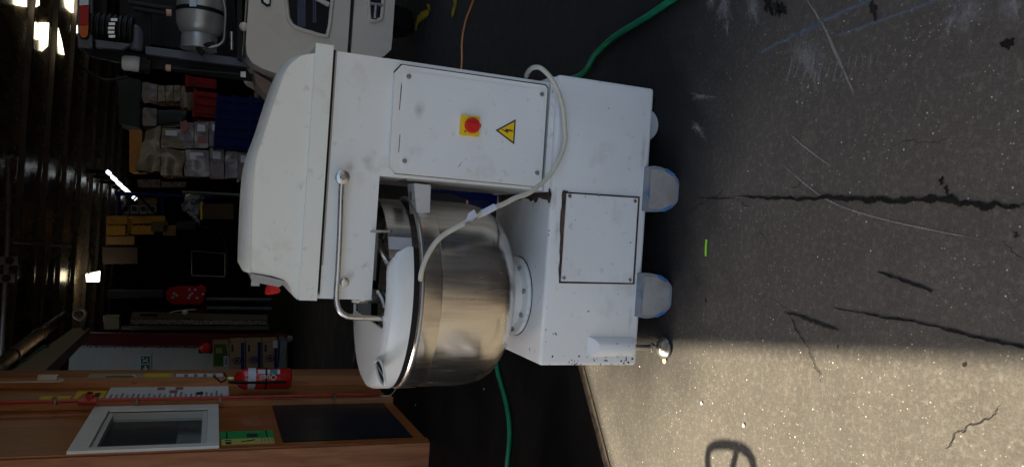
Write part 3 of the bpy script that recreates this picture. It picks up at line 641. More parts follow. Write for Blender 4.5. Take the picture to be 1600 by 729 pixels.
cylpatch(av + .45, av + 1.0, .915, 1.09, PAPER, 'label'); cylpatch(av + .40, av + .98, .935, .995, mat('teal_print', (.05, .25, .22), rough=.5), 'pictogram', .003)
pa = av + .12
text('lettering', 'Quell', .062, on_cyl(pa, 1.01, .003), (0, 0, 1), Vector((math.sin(pa), -math.cos(pa), 0)), PAPER, ex)

# ------------------------------------------------------------------ spiral mixer
MX = thing('spiral_mixer', 'white bakery spiral mixer with a steel bowl, standing in the doorway', 'dough mixer', (.05, 2.53, 0))
YB = 2.28                         # front of the base
XL, XR, BT, BB, YK = -.43, .536, .473, .104, 2.80
bm = B(); box(bm, XL, XR, YB, YK, BB, BT)
for e_ in [e for e in bm.edges if abs((e.verts[0].co - e.verts[1].co).z) > .2 and e.verts[0].co.x < 0]:
    pass
bmesh.ops.bevel(bm, geom=[e for e in bm.edges if (abs(e.verts[0].co.z - e.verts[1].co.z) > .2 and e.verts[0].co.x < 0 and e.verts[0].co.y > 2.5)], offset=.10, segments=6, affect='EDGES')
base = obj('base', bm, PAINT_BASE, MX, True, bevel=.012, seg=3)
# lower left corner is rounded on the front: barrel for the levelling screw
bx, by_ = onz(1040, 545).x + .005, 2.262
t3 = onz(1040, 545)
bm = B(); lathe(bm, [(.034, .125), (.036, .13), (.036, .265)], (bx, YB + .012, 0), 'Z', 28)
for v in bm.verts:
    if v.co.z > .2: v.co.z += (v.co.y - (YB - .024)) * 1.5
bar = obj('foot_barrel', bm, PAINT_BASE, MX, True, bevel=.003)
lf = B(); lathe(lf, [(.010, .03), (.010, .126)], (bx, by_, 0), 'Z', 16); foot = obj('levelling_foot', lf, STEELR, MX, True)
lf = B(); lathe(lf, [(.012, .05), (.017, .052), (.017, .062), (.012, .064)], (bx, by_, 0), 'Z', 6); obj('lock_nut', lf, STEELR, foot)
lf = B(); lathe(lf, [(.036, .001), (.039, .006), (.039, .012), (.030, .022), (.012, .032)], (bx, by_, 0), 'Z', 32); obj('pad', lf, STEELR, foot, True)
# worn chips in the paint round the lower left end
bm = B(); rnd = random.Random(4)
def chip(x, y, r, Y=YB - .0006, n=8):
    c = ony(x, y, Y); vs = [bm.verts.new(c + Vector((math.cos(k * 2 * math.pi / n) * r * rnd.uniform(.5, 1.3), 0, math.sin(k * 2 * math.pi / n) * r * rnd.uniform(.4, 1.1)))) for k in range(n)]; bm.faces.new(vs)
for k in range(34):
    u = rnd.random() ** .6; chip(850 + u * 138, 569 - rnd.random() ** 2 * 14 - (3 if u > .95 else 0), rnd.uniform(.0012, .0045))
for x, y, r in ((853, 515, .003), (853, 534, .002), (855, 480, .0015), (858, 360, .003), (857, 367, .003), (870, 410, .0015), (960, 535, .003), (944, 551, .003), (988, 560, .005), (982, 566, .005)): chip(x, y, r)
obj('paint_chips', bm, RUST, base)
# wheel covers
WC = mat('scuffed_cover', (.31, .30, .275), rough=.45, col2=(.25, .20, .165), c2scale=18, c2lo=.45, c2hi=.75, bump=.2, bscale=30, var=.15)
WCB = mat('cover_rim', (.22, .235, .25), rough=.4, col2=(.07, .14, .25), c2scale=14, c2lo=.50, c2hi=.66)
BT_ = mat('blue_tape', (.05, .16, .36), rough=.45, var=.2, vscale=30)
def cover(pa, pb, bot):
    x0, x1 = onz(*pa, .10).x, onz(*pb, .10).x; x0, x1 = sorted((x0, x1)); cx = (x0 + x1) / 2; hw = (x1 - x0) / 2; yf = bot
    bm = B(); o = [(-.96, .125), (-1.0, .105), (-.985, .084), (-.93, .064), (-.85, .047), (-.75, .031), (-.64, .017), (-.52, .007), (-.36, .002)]; o += [(-u_, z_) for u_, z_ in reversed(o)]
    prism(bm, [Vector((cx + u * hw, yf, z)) for u, z in o], (0, .07, 0))
    cv = obj('wheel_cover', bm, WCB, MX, True, bevel=.006, seg=3)
    bm = B(); prism(bm, [Vector((cx + u * hw * .87, yf - .0022, .058 + (z - .058) * .82 + (.004 if z > .1 else 0))) for u, z in o], (0, .004, 0)); obj('cover_face', bm, WC, cv, True, bevel=.001)
    for s in (-1, 1):
        bm = B(); a = Vector((cx + s * hw * .90, yf + .003, .060)); b_ = Vector((cx + s * hw * .68, yf + .003, .025)); n_ = (b_ - a).normalized(); iv = Vector((s * .5, 0, -.8)).normalized() * .006; a += Vector((0, -.0035, 0)); b_ += Vector((0, -.0035, 0))
        prism(bm, [a + iv, b_ + iv, b_ - iv, a - iv], (0, .05, 0)); obj('blue_edge', bm, BT_, cv, bevel=.002)
    bm = B(); lathe(bm, [(.048, 0), (.052, .006), (.052, .034), (.048, .04)], (cx, yf + .08, .053), 'Y', 24)
    wh = obj('wheel', bm, BLACK, MX, True)
cover((1018, 260), (1018, 331), 2.245); cover((1004, 425), (1001, 495), 2.245)
bm = B(); lathe(bm, [(.055, -.02), (.058, -.014), (.058, .014), (.055, .02)], (.455, 2.47, .059), 'X', 28)
wq = obj('wheel', bm, mat('white_wheel', (.5, .51, .5), rough=.5), MX, True)
bm = B(); lathe(bm, [(.058, -.018), (.062, -.012), (.062, .012), (.058, .018)], (.43, 2.42, .062), 'Y', 28); obj('wheel', bm, bpy.data.materials['white_wheel'], MX, True)
# access cover on the base
def plate(name, pxs, Y, th, mt, parent, bevel=.002):
    bm = B(); prism(bm, [ony(x, y, Y) for x, y in pxs], (0, th, 0)); return obj(name, bm, mt, parent, True, bevel=bevel)
plate('seam_gap', [(878.5, 299), (1000, 307), (991.5, 444), (873.5, 442)], YB - .0015, .01, RUST, MX, 0)
rj = [(874, 440), (880, 436), (881, 400), (880.5, 360), (883, 330), (886.5, 303), (888, 298.5), (880, 297), (877.5, 305), (878.5, 318), (876, 330), (877, 345), (874.5, 358), (875.5, 372), (874, 392), (875, 405), (872.5, 420)]
bm = B(); f = bm.faces.new([bm.verts.new(ony(x, y, YB - .003)) for x, y in rj]); bmesh.ops.triangulate(bm, faces=[f]); obj('rust_edge', bm, RUST, base)
ac = plate('access_cover', [(886, 302), (997, 309.5), (988.5, 441.5), (877, 439)], YB - .008, .012, PAINT_BASE, MX)
def screw(x, y, Y, parent, r=.008):
    p = ony(x, y, Y); bm = B(); lathe(bm, [(r, 0), (r, -.003), (r * .75, -.005)], p, 'Y', 14); s_ = obj('screw', bm, STEELD, parent, True)
    return s_
for x, y in ((890, 306), (992, 314), (984, 437), (881, 434)): screw(x, y, YB - .008, ac, .0065)
screw(935, 305, YB - .008, ac, .004)
# column
YC = 2.318
CR_, CT = .512, 1.200
cl = ony(858, 293, YC).x
CLX = ony(720, 286, YC).x
bm = B(); box(bm, CLX, CR_, YC, 2.79, BT - .004, CT - .16); col_o = obj('column', bm, PAINT, MX, True, bevel=.008, seg=3)
bm = B(); box(bm, CLX - .004, CR_ + .016, YC - .020, 2.792, BT - .003, BT + .018); obj('column_foot', bm, PAINT_BASE, MX, True, bevel=.008, seg=3)
# torn, rusty sealant on top of the base beside the column
rp = [(778, 298), (800, 296), (830, 295), (859, 294), (862, 303), (859.5, 316), (857, 318), (855, 312), (848, 311), (842, 308), (839, 315), (836, 317), (833, 312), (829, 315), (826, 311), (818, 309), (812, 313), (805, 311), (798, 316), (788, 318), (780, 324)]
bm = B(); vs = [bm.verts.new(onz(x, y, BT + .0015)) for x, y in rp]; f = bm.faces.new(vs); bmesh.ops.triangulate(bm, faces=[f]); obj('rust_patch', bm, RUST, base)
# cabinet door on the column
out = [(628.4, 101.5), (851.9, 133.5), (855.5, 139), (846, 288), (842, 291.5), (618.8, 270), (609, 257.5), (617.4, 113)]
bm = B(); prism(bm, [ony(x, y, YC - .0012) for x, y in [(a[0] + (-2.0 if a[0] < 700 else 1), a[1] + (-1.5 if a[1] < 200 else 1.5)) for a in out]], (0, .006, 0)); obj('door_gap', bm, BLACK, MX)
dr = plate('cabinet_door', out, YC - .024, .026, PAINT, MX, .0)
inn = [(632, 111), (851, 141), (842, 281), (628, 263)]
bm = B(); prism(bm, [ony(x, y, YC - .026) for x, y in inn], (0, .006, 0)); obj('door_face', bm, machine_paint('door_enamel', (.785, .79, .765), (.71, .70, .65), .765), dr, True, bevel=.0015)
YD = YC - .026
for x, y in ((638.7, 119.6), (846.5, 147.6), (632.2, 251.4), (839, 270)): screw(x, y, YD, dr, .0075)
sw = plate('isolator_switch', [(721, 179.5), (750, 182.5), (748, 213.5), (718.5, 210.5)], YD - .010, .0105, YEL, MX, .002)
kp = ony(737.5, 196, YD - .010)
bm = B(); lathe(bm, [(.025, 0), (.025, -.008), (.022, -.013)], kp, 'Y', 28); kn = obj('knob', bm, RED, sw, True)
bm = B(); box(bm, kp.x - .006, kp.x + .006, kp.y - .019, kp.y - .011, kp.z - .024, kp.z + .024); obj('grip', bm, RED, kn, bevel=.003)
bm = B(); p_ = ony(727, 206, YD - .0105); prism(bm, [p_ + Vector((-.004, 0, 0)), p_ + Vector((.004, 0, -.002)), p_ + Vector((.003, 0, .004))], (0, -.001, 0)); obj('pointer_mark', bm, DK, sw)
tri = [(774.5, 203.5), (806, 186.5), (803.5, 225.5)]
cx_, cy_ = sum(a[0] for a in tri) / 3, sum(a[1] for a in tri) / 3
sg = plate('warning_sign', tri, YD - .0012, .0012, DK, MX, 0)
plate('yellow_field', [(cx_ + (a - cx_) * .80, cy_ + (b_ - cy_) * .80) for a, b_ in tri], YD - .002, .0008, YEL, sg, 0)
plate('bolt_symbol', [(782.5, 201), (794, 208.5), (793.5, 204.5), (801.5, 205.5), (803, 207), (800.5, 203.5), (790, 201.2), (791, 204.2)], YD - .0028, .0008, DK, sg, 0)
bm = B(); q = [ony(715, 262, YD - .0008), ony(718, 258, YD - .0008), ony(722.5, 251.5, YD - .0008), ony(718.5, 259, YD - .0008)]; bm.faces.new([bm.verts.new(v) for v in q]); obj('scratch', bm, DK, dr)
for a in (((627, 128), (628, 135), (624.5, 172), (623.5, 172), (624, 166)), ((624.5, 210), (625.5, 210), (623.5, 238), (622.5, 238))):
    bm = B(); bm.faces.new([bm.verts.new(ony(x, y, YC - .0248)) for x, y in a]); obj('scratch', bm, DK, dr)

# head housing (box that carries cover)
hb = [(527, 80.5), (527, 300), (499, 463), (503, 469), (570, 467), (581, 463), (583.5, 455), (590, 285), (590, 89.5)]
hz0 = ony(588, 300, YC).z; hxl = ony(540, 467, YC).x
zs = ony(527, 82, YC).z
bm = B(); box(bm, hxl, CR_ - .001, YC - .001, 2.786, ony(586, 380, YC).z, zs + .012); head = obj('head_housing', bm, PAINT, MX, True, bevel=.014, seg=4)
# dark seam under the cover
bm = B(); box(bm, hxl + .012, CR_ + .001, YC - .0055, 2.78, zs + .0055, zs + .0135); obj('seam', bm, BLACK, MX)
bm = B(); box(bm, hxl + .10, CR_ + .0005, YC - .0035, YC + .01, zs + .0005, zs + .0052); obj('seam_strip', bm, STEELD, MX)
# cover: flanged band + domed shell, profile measured on the front face, extruded through the depth
def col_profile(pxs, Y): return [ony(x, y, Y) for x, y in pxs]
zb = zs + .014
YF = YC - .012
bandx0, bandx1 = ony(500, 75, YF).x, ony(498, 466, YF).x
prof = [(524.5, 75), (503, 72.5), (498, 76), (497.5, 83), (484, 84.5), (470, 88), (457, 95), (447, 107), (437, 128), (425, 165), (412, 205), (401, 245), (395.5, 285), (393, 330), (391.5, 380), (391, 421), (393, 425.5),
        (408, 428), (425, 431), (444, 437), (450, 443), (455, 455), (459, 463), (464, 467.5), (480, 468), (496, 467.5)]
prof = [(524.5, 75), (500, 79), (497.5, 83), (484, 84.5), (470, 88), (460, 95), (450.5, 104), (442, 120), (430, 155), (414, 203), (398, 258), (393.5, 330), (391, 420), (393, 425.5),
        (408, 428), (425, 431), (444, 437), (450, 443), (455, 455), (459, 463), (464, 467.5), (480, 468), (496, 467.5)]
P = col_profile(prof, YF)
Qp = {3: (482, 84), 4: (466, 88), 5: (452, 96), 6: (441, 104), 7: (430, 118), 8: (416, 156), 9: (401, 203), 10: (382, 260), 11: (375.5, 340), 12: (373, 412), 13: (378, 421)}
for i in (0, len(P) - 1): P[i].z = zb
Q = [p.copy() for p in P]
for k_, px_ in Qp.items():
    q_ = ony(*px_, 2.47); f_ = min(1, (k_ - 2) / 3); Q[k_] = Vector((P[k_].x + (q_.x - P[k_].x) * f_, 0, P[k_].z + (q_.z - P[k_].z) * f_))
def resample(a, n=5):
    mid = a[2:13]; out = smoothpath(mid, n); return a[:2] + out + a[13:]
Pr, Qr = resample(P), resample(Q)
bm = B(); secs = []
for yv, k_ in ((YF + .004, -.05), (YF, 0), (YF + .004, .10), (YF + .018, .34), (YF + .040, .60), (YF + .075, .83), (YF + .115, .96), (YF + .16, 1), (2.62, 1), (2.70, .85), (2.76, .5), (2.795, 0)):
    secs.append([bm.verts.new((a.x + (b_.x - a.x) * k_, yv, a.z + (b_.z - a.z) * k_)) for a, b_ in zip(Pr, Qr)])
n_ = len(Pr)
for a, b_ in zip(secs, secs[1:]):
    for k_ in range(n_): bm.faces.new((a[k_], b_[k_], b_[(k_ + 1) % n_], a[(k_ + 1) % n_]))
bm.faces.new(secs[0]); bm.faces.new(secs[-1])
cover_o = obj('head_cover', bm, CREAM, MX, True)
# band that stands proud round the foot of the cover
bm = B(); box(bm, P[-3].x - .001, P[0].x + .004, YF - .009, 2.802, zb, zb + .052); 
obj('cover_band', bm, CREAM, MX, True, bevel=.007, seg=3)
# sloped front under the controls is part of the cover profile; control panel hangs there
pc = [(392, 427), (392, 436), (400, 441), (436, 448), (446, 442), (444, 438), (410, 430)]
cpn = plate('control_panel', pc, YC + .03, .40, mat('control_grey', (.30, .30, .30), rough=.35, metal=.5), MX, .004)
ep = ony(424, 441, YC + .10); ed = (ony(426, 456, YC + .10) - ep).normalized()
bm = B(); tube(bm, [ep, ep + ed * .02], .013, 18); eb = obj('emergency_button', bm, BLACKG, MX, True)
bm = B(); tube(bm, [ep + ed * .006, ep + ed * .014, ep + ed * .030, ep + ed * .034], [.015, .018, .024, .019], 24); obj('mushroom_head', bm, RED, eb, True)
bm = B(); kq = ony(396, 440, YC + .06); box(bm, kq.x - .012, kq.x + .004, kq.y, kq.y + .03, kq.z - .018, kq.z + .006); obj('catch', bm, STEELD, MX, True, bevel=.004)
screw(497, 458, YF - .009, cover_o, .003)

# ---- bowl
BC = Vector((-.221, 2.52, 0)); BR = .322
bprof = [(.03, .556), (.15, .558), (.20, .5635), (.235, .573), (.262, .587), (.284, .606), (.300, .632), (.310, .664), (.3155, .705), (.3165, .845), (.3205, .850), (.3215, .912), (.317, .917), (.310, .912), (.306, .70), (.27, .61), (.03, .575)]
bm = B(); lathe(bm, bprof, BC, 'Z', 96, cap=True); bowl = obj('bowl', bm, STEEL, MX, True)
bm = B(); lathe(bm, [(.3217, .902), (.3235, .905), (.3235, .909), (.3217, .912)], BC, 'Z', 96, cap=False); obj('rim', bm, STEELD, bowl, True)
bm = B(); lathe(bm, [(.138, BT + .001), (.140, BT + .004), (.140, BT + .016), (.136, BT + .019), (.125, BT + .020), (.115, .50), (.11, .559)], BC + Vector((0, -.002, 0)), 'Z', 48); fl = obj('bowl_flange', bm, PAINT_BASE, MX, True)
bm = B(); lathe(bm, [(.142, BT + .0008), (.142, BT + .0022)], BC + Vector((0, -.002, 0)), 'Z', 48); obj('flange_gap', bm, BLACK, fl)
for a in (-118, -78, -35, -160, 10):
    bm = B(); p_ = BC + Vector((math.cos(R(a)) * .122, math.sin(R(a)) * .122, 0)); lathe(bm, [(.009, BT + .019), (.009, BT + .028), (.004, BT + .0285)], p_, 'Z', 6); obj('bolt', bm, STEELD, fl)
# ---- safety guard: steel ring + white lid
GC = BC.copy(); GR = .322
zg0, zg1 = .936, 1.004
def ring(bm, r0, r1, za, zb_, a0, a1, n=60):
    rows = []
    for i in range(n + 1):
        a = a0 + (a1 - a0) * i / n; c = Vector((math.cos(a), math.sin(a), 0))
        rows.append([bm.verts.new(GC + c * r + Vector((0, 0, z))) for r, z in ((r0, za), (r1, za), (r1, zb_), (r0, zb_))])
    for p, q in zip(rows, rows[1:]):
        for k in range(4): bm.faces.new((p[k], q[k], q[(k + 1) % 4], p[(k + 1) % 4]))
    bm.faces.new(rows[0]); bm.faces.new(rows[-1])
bm = B(); ring(bm, .305, .309, zg0 - .002, zg1 + .004, R(-66), R(100), 60); obj('guard_ring', bm, STEEL, MX, True)
bm = B(); ring(bm, .304, .3175, .9175, .9355, R(-60), R(-300), 90); obj('guard_seal', bm, BLACK, MX, True)
# plain grey joining piece, then the lid
bm = B(); ring(bm, .3092, .3105, zg0, zg1 + .004, R(-61), R(-53), 10); obj('guard_joint', bm, mat('joint_grey', (.42, .43, .45), rough=.4), MX, True)
bm = B(); rows = []; N = 90; a0, a1 = R(-60), R(-300)
cross = [(0, .0), (.0, .045), (.006, .060), (.020, .068), (.040, .071)]
for i in range(N + 1):
    a = a0 + (a1 - a0) * i / N; c = Vector((math.cos(a), math.sin(a), 0))
    ri = GR - .055
    if math.cos(a) < -.05: ri = min(ri, .095 / -math.cos(a))
    endf = min(1, min(i, N - i) / 5); endf = math.sqrt(max(0, 1 - (1 - endf) ** 2))
    row = [GC + c * (GR - o) + Vector((0, 0, zg0 + h * (.35 + .65 * endf))) for o, h in cross] + [GC + c * ri + Vector((0, 0, zg0 + .0715 * (.35 + .65 * endf)))]
    row += [GC + c * ri + Vector((0, 0, zg0 + .064 * (.35 + .65 * endf))), GC + c * (GR - .008) + Vector((0, 0, zg0 + .05 * (.35 + .65 * endf))), GC + c * (GR - .006) + Vector((0, 0, zg0))]
    rows.append([bm.verts.new(p) for p in row])
L_ = len(rows[0])
for p, q in zip(rows, rows[1:]):
    for k in range(L_): bm.faces.new((p[k], q[k], q[(k + 1) % L_], p[(k + 1) % L_]))
bm.faces.new(rows[0]); bm.faces.new(rows[-1]); lid = obj('guard_lid', bm, LID, MX, True)
ztop = zg0 + .0715
# filling slot in the lid
sl_ = [onz(x, y, ztop) for x, y in ((588, 566), (594, 562), (600, 574), (603, 592), (602, 601), (596, 594), (591, 580))]
bm = B(); bm.faces.new([bm.verts.new(p + Vector((0, 0, .0015))) for p in sl_]); sl_o = obj('filling_slot', bm, BLACK, lid)
bm = B(); tube(bm, [p + Vector((0, 0, .003)) for p in smoothpath(sl_, 4, True)], .004, 8, closed=True); obj('slot_lip', bm, LID, sl_o, True)
bm = B(); tube(bm, [sl_[0] + Vector((0, 0, .002)), sl_[3] + Vector((0, 0, .003))], .0015, 6); obj('wire', bm, STEELR, sl_o)
# guard lever
YR = YC - .035
b0 = ony(535, 277, YR); r_pts = [ony(535, 277, YR), ony(533, 300, YR), ony(531, 360, YR), ony(528, 420, YR), ony(525.5, 455, YR), ony(526, 472, YR), ony(531, 485, YR), ony(541, 493, YR), ony(556, 496, YR), ony(580, 496.5, YR), ony(600, 497, YR)]
bm = B(); tube(bm, smoothpath(r_pts, 6), .0085, 14); rod = obj('guard_lever', bm, STEELR, MX, True)
bm = B(); lathe(bm, [(.017, -.012), (.0205, -.010), (.021, -.004), (.021, .012), (.012, .014)], b0 , 'Y', 28); 
bp_ = obj('pivot_boss', bm, STEELR, rod, True)
bm = B(); lathe(bm, [(.008, -.018), (.010, -.012)], b0, 'Y', 6); obj('pivot_nut', bm, STEELD, rod)
bm = B(); tube(bm, [ony(535, 277, YR), Vector((b0.x, YC, b0.z))], .010, 12); obj('pivot_pin', bm, STEELR, rod, True)
bm = B(); e_ = ony(603, 497, YR); tube(bm, [ony(598, 497, YR), ony(605, 497, YR)], .018, 20); obj('end_collar', bm, STEELR, rod, True)
bm = B(); tube(bm, [e_, e_ + Vector((0, .045, -.02))], .008, 10); obj('end_pin', bm, STEELR, rod, True)
p_ = ony(538, 440, YC); bm = B(); lathe(bm, [(.014, 0), (.014, -.006), (.010, -.008), (.010, -.012), (.006, -.013)], p_, 'Y', 24); obj('boss', bm, STEELR, head, True)
# inside: spiral tool, breaker bar, hub
hzb = ony(586, 380, YC).z
bm = B(); lathe(bm, [(.075, hzb + .01), (.075, hzb - .012), (.05, hzb - .03)], (BC.x + .10, 2.50, 0), 'Z', 32); obj('tool_hub', bm, PAINT, MX, True)
bm = B(); sp = [Vector((BC.x + .10 + .08 * math.cos(a * .9), 2.50 + .08 * math.sin(a * .9), hzb - .02 - a * .045)) for a in [i * .25 for i in range(36)]]; tube(bm, sp, .014, 10); obj('spiral_hook', bm, STEELR, MX, True)
bm = B(); lathe(bm, [(.024, .56), (.024, hzb + .01)], (BC.x - .02, 2.52, 0), 'Z', 20); obj('breaker_bar', bm, STEELR, MX, True)
bm = B(); a_ = ony(583, 361, 2.24); b_ = ony(611, 361.5, 2.24); tube(bm, [ony(575, 361, 2.33), ony(611, 361.5, 2.25)], .0045, 8); obj('guard_stay', bm, STEELR, MX, True)
bm = B(); box(bm, -.18, -.02, 2.42, 2.60, hzb - .03, hzb + .002); obj('gear_plate', bm, STEELD, MX, bevel=.006)
bm = B(); tube(bm, smoothpath([ony(590, 452, 2.36), ony(598, 466, 2.36), ony(601, 480, 2.36)], 4), .008, 8); obj('lid_bracket', bm, STEELD, MX, True)
bm = B(); tube(bm, [ony(550, 468, YC + .03), ony(561, 470, YC + .03)], .010, 10); obj('hinge_pin', bm, STEELR, MX, True)
# bracket block on the inside of the column
YG = 2.34
bkf = [(641, 288), (671, 290), (671, 331), (650, 333)]
bm = B(); prism(bm, [ony(x, y, YG) for x, y in [(647, 286), (673, 289), (671.5, 332), (651, 334)]], (0, .09, 0)); bk = obj('guide_block', bm, WORN, MX, True, bevel=.004)
bm = B(); p_ = ony(645, 304, YG + .01); lathe(bm, [(.012, -.004), (.016, 0), (.016, .006)], ony(649, 306, YG + .05) + Vector((0, 0, .01)), 'Z', 16); obj('block_bolt', bm, STEELD, bk)
p_ = ony(655, 284, YG); bm = B(); box(bm, CLX - .006, CLX + .001, YG - .02, YG + .12, p_.z - .05, p_.z + .045); obj('block_plate', bm, STEELD, bk, bevel=.002)

SMB = stain_mat('brown_smudge', (.30, .24, .15), .36, 16, .12, .75, .5, 1, uw=1)
SMG = stain_mat('grey_smudge', (.26, .25, .25), .10, 22, .15, .7, .5, 1, (1, 1, 1), 1)
def smudge(x, y, w_, h_, Y, mt, par, name='smudge'):
    c = ony(x, y, Y); bm = B(); uvl = bm.loops.layers.uv.new('UVMap'); vv = [bm.verts.new(c + Vector((i * w_ / 2, 0, j * h_ / 2))) for i, j in ((-1, -1), (1, -1), (1, 1), (-1, 1))]; f = bm.faces.new(vv)
    for lp, uv in zip(f.loops, ((0, 0), (1, 0), (1, 1), (0, 1))): lp[uvl].uv = uv
    obj(name, bm, mt, par)
YH = YC - .0016
for a_ in ((548, 262, .07, .05, SMB), (546, 430, .06, .05, SMB), (575, 250, .08, .06, SMB), ): smudge(a_[0], a_[1], a_[2], a_[3], YH, a_[4], head)
for a_ in ((655, 172, .09, .05, SMB), ): smudge(a_[0], a_[1], a_[2], a_[3], YD - .0006, a_[4], dr)
for a_ in ((866, 310, .10, .05, SMB), (985, 500, .12, .03, SMB), (1005, 240, .20, .03, SMB), (870, 360, .14, .03, SMB)): smudge(a_[0], a_[1], a_[2], a_[3], YB - .0012, a_[4], base)

# ---- power cable hanging round the machine
cp = [ony(822, 119, 2.40), ony(824, 113, 2.36), ony(832, 106, 2.31), ony(845, 107, 2.28), ony(860, 121, 2.265), ony(873, 148, 2.258), ony(882, 185, 2.255), ony(883.5, 215, 2.255), ony(876, 246, 2.25), ony(860, 273, 2.245),
      ony(835, 296, 2.235), ony(800, 312, 2.21), ony(765, 328, 2.19), ony(728, 346, 2.18), ony(700, 362, 2.178), ony(680, 380, 2.178), ony(666, 402, 2.178), ony(659, 424, 2.182), ony(656.5, 436, 2.20)]
PC = [p + Vector((noise.noise(p * 14), 0, noise.noise(p * 14 + Vector((5, 5, 5))))) * .0045 for p in smoothpath(cp, 10)]
bm = B(); tube(bm, PC, .0078, 14); cbl = obj('power_cable', bm, CABLE, MX, True)
bm = B(); a, b_ = ony(752, 334, 2.185), ony(773, 323, 2.194); tube(bm, [a, b_], .0105, 12); obj('cable_sleeve', bm, mat('sleeve', (.60, .64, .72), rough=.4), cbl, True)
bm = B(); q = [ony(726, 349, 2.166), ony(747, 340, 2.170), ony(741, 327, 2.176), ony(732, 333, 2.176)]; prism(bm, q, (0, .001, 0)); tg = obj('cable_tag', bm, PAPER, cbl)
a, b_ = ony(727, 349, 2.1645), ony(746, 341, 2.1685); text('lettering', 'TEST TAG', .011, (a + b_) / 2 + Vector((0, 0, 0)), (b_ - a), (b_ - a).cross(Vector((0, 1, 0))) * -1, DK, tg)

# ------------------------------------------------------------------ hoses on the ground
def gpath(px, z): return smoothpath([onz(x, y, z) for x, y in px], 8)
hp = [onz(1085, -20, .013), onz(1050, 0, .013), onz(1010, 27, .013), onz(960, 58, .013), onz(930, 86, .013), onz(910, 115, .013), Vector((.70, 3.35, .013)), Vector((.45, 3.75, .017)), Vector((0.0, 3.95, .017)), Vector((-.5, 3.95, .017)),
      onz(776, 570, .017), onz(782, 597, .017), onz(791, 630, .017), onz(796, 665, .017), onz(795, 700, .017), onz(790, 745, .017)]
bm = B(); tube(bm, smoothpath(hp, 10), .0125, 12); tag(obj('green_hose', bm, HOSE, None, True, origin=(.9, 2.4, 0)), 'green garden hose snaking over the ground behind the mixer', 'hose')
op = [onz(745, -20, .005), onz(740, 0, .005), onz(728, 32, .005), onz(722, 65, .005), onz(721, 107, .005), Vector((.75, 5.0, .005)), onz(729, 300, .005), onz(728, 330, .005)]
bm = B(); tube(bm, smoothpath(op, 8), .0075, 8); tag(obj('extension_cord', bm, mat('orange_cord', (.50, .20, .07), rough=.5), None, True, origin=(1.5, 4.8, 0)), 'thin orange cord crossing the dark floor behind the column', 'cord')
# thin wire by the booth
bm = B(); tube(bm, smoothpath([onz(552, 565, .006), onz(556, 540, .006), onz(565, 505, .006), onz(568, 480, .006)], 6), .006, 6); tag(obj('floor_wire', bm, bpy.data.materials['orange_cord'], None, True, origin=onz(556, 540)), 'brown wire end on the floor near the foot of the booth', 'cord')
# blue tub behind the mixer
t = thing('blue_tub', 'blue plastic tub glimpsed behind the steel bowl beside the column', 'tub', (.10, 3.55, 0))
bm = B(); bt = [ony(x, y, 3.5) for x, y in ((688, 292), (795, 297), (792, 303), (778, 310), (776, 330), (768, 331), (762, 312), (735, 300), (690, 298))]; prism(bm, bt, (0, .3, 0)); obj('shell', bm, BLUEP, t, True, bevel=.006)

# ------------------------------------------------------------------ forklift
FB = mat('counterweight_beige', (.60, .53, .44), rough=.28, coat=.5, var=.06, vscale=2, bump=.05, bscale=30)
GB = mat('guard_grey_blue', (.085, .095, .13), rough=.42, var=.1)
FL = thing('forklift', 'beige forklift truck parked behind the mixer with a gas bottle on its back', 'forklift', (2.0, 6.2, 0))
Yf = 6.0
# body shell: front (towards us) profile with large rounded corners
def rprof(pts, Y): return [ony(x, y, Y) for x, y in pts]
up = rprof([(384, 70), (386, 86), (394, 98), (410, 107), (440, 118), (480, 122), (520, 116), (541, 108)], Yf)
XE = 2.75
bm = B(); prism(bm, [Vector((XE, Yf, up[0].z))] + up + [Vector((XE, Yf, up[-1].z))], (0, 1.1, 0)); cw = obj('counterweight', bm, FB, FL, True, bevel=.05, seg=5)
lo = rprof([(547, 104), (575, 95), (600, 88), (611, 78), (613, 60)], Yf + .03)
bm = B(); prism(bm, [Vector((XE, Yf + .03, lo[0].z))] + lo + [Vector((XE, Yf + .03, lo[-1].z))], (0, 1.0, 0)); cw2 = obj('lower_counterweight', bm, FB, FL, True, bevel=.03, seg=4)
# openings in the rear
op1 = [(448, -60), (449, 15), (453, 34), (462, 43), (485, 51), (508, 57), (513, 50), (517, 20), (519, -60)]
def recess(px, Y, name, par, slats):
    c = Vector((sum(p[0] for p in px) / len(px), sum(p[1] for p in px) / len(px)))
    bm = B(); prism(bm, [ony(x, y, Y - .004) for x, y in px], (0, .006, 0)); g = obj(name, bm, BLACK, par)
    P_ = smoothpath([ony(x, y, Y - .004) for x, y in px], 5, True); bm = B(); tube(bm, P_, .016, 10, closed=True); obj('lip', bm, FB, g, True)
    for a, b_ in slats: bm = B(); tube(bm, [ony(*a, Y - .008), ony(*b_, Y - .008)], .006, 6); obj('radiator_bar', bm, GB, g)
    return g
recess(op1, Yf, 'radiator_opening', cw, [((466 + k * 2.6, -10), (466 + k * 2.6, 42)) for k in range(5)] + [((490 + k * 3, -10), (490 + k * 3, 36)) for k in range(2)])
bm = B(); tube(bm, [ony(481, -10, Yf - .01), ony(514, 8, Yf - .01)], .02, 8); obj('tow_bar', bm, FB, cw, True)
g2 = recess([(577, -40), (577, 25), (581, 33), (592, 31), (597, 22), (598, -40)], Yf + .03, 'tow_opening', cw2, [])
bm = B(); tube(bm, [ony(578, 6, Yf + .02), ony(598, 9, Yf + .02)], .015, 8); tube(bm, [ony(588, 8, Yf + .02), ony(586, 30, Yf + .02)], .02, 8); obj('tow_pin', bm, STEELD, g2, True)
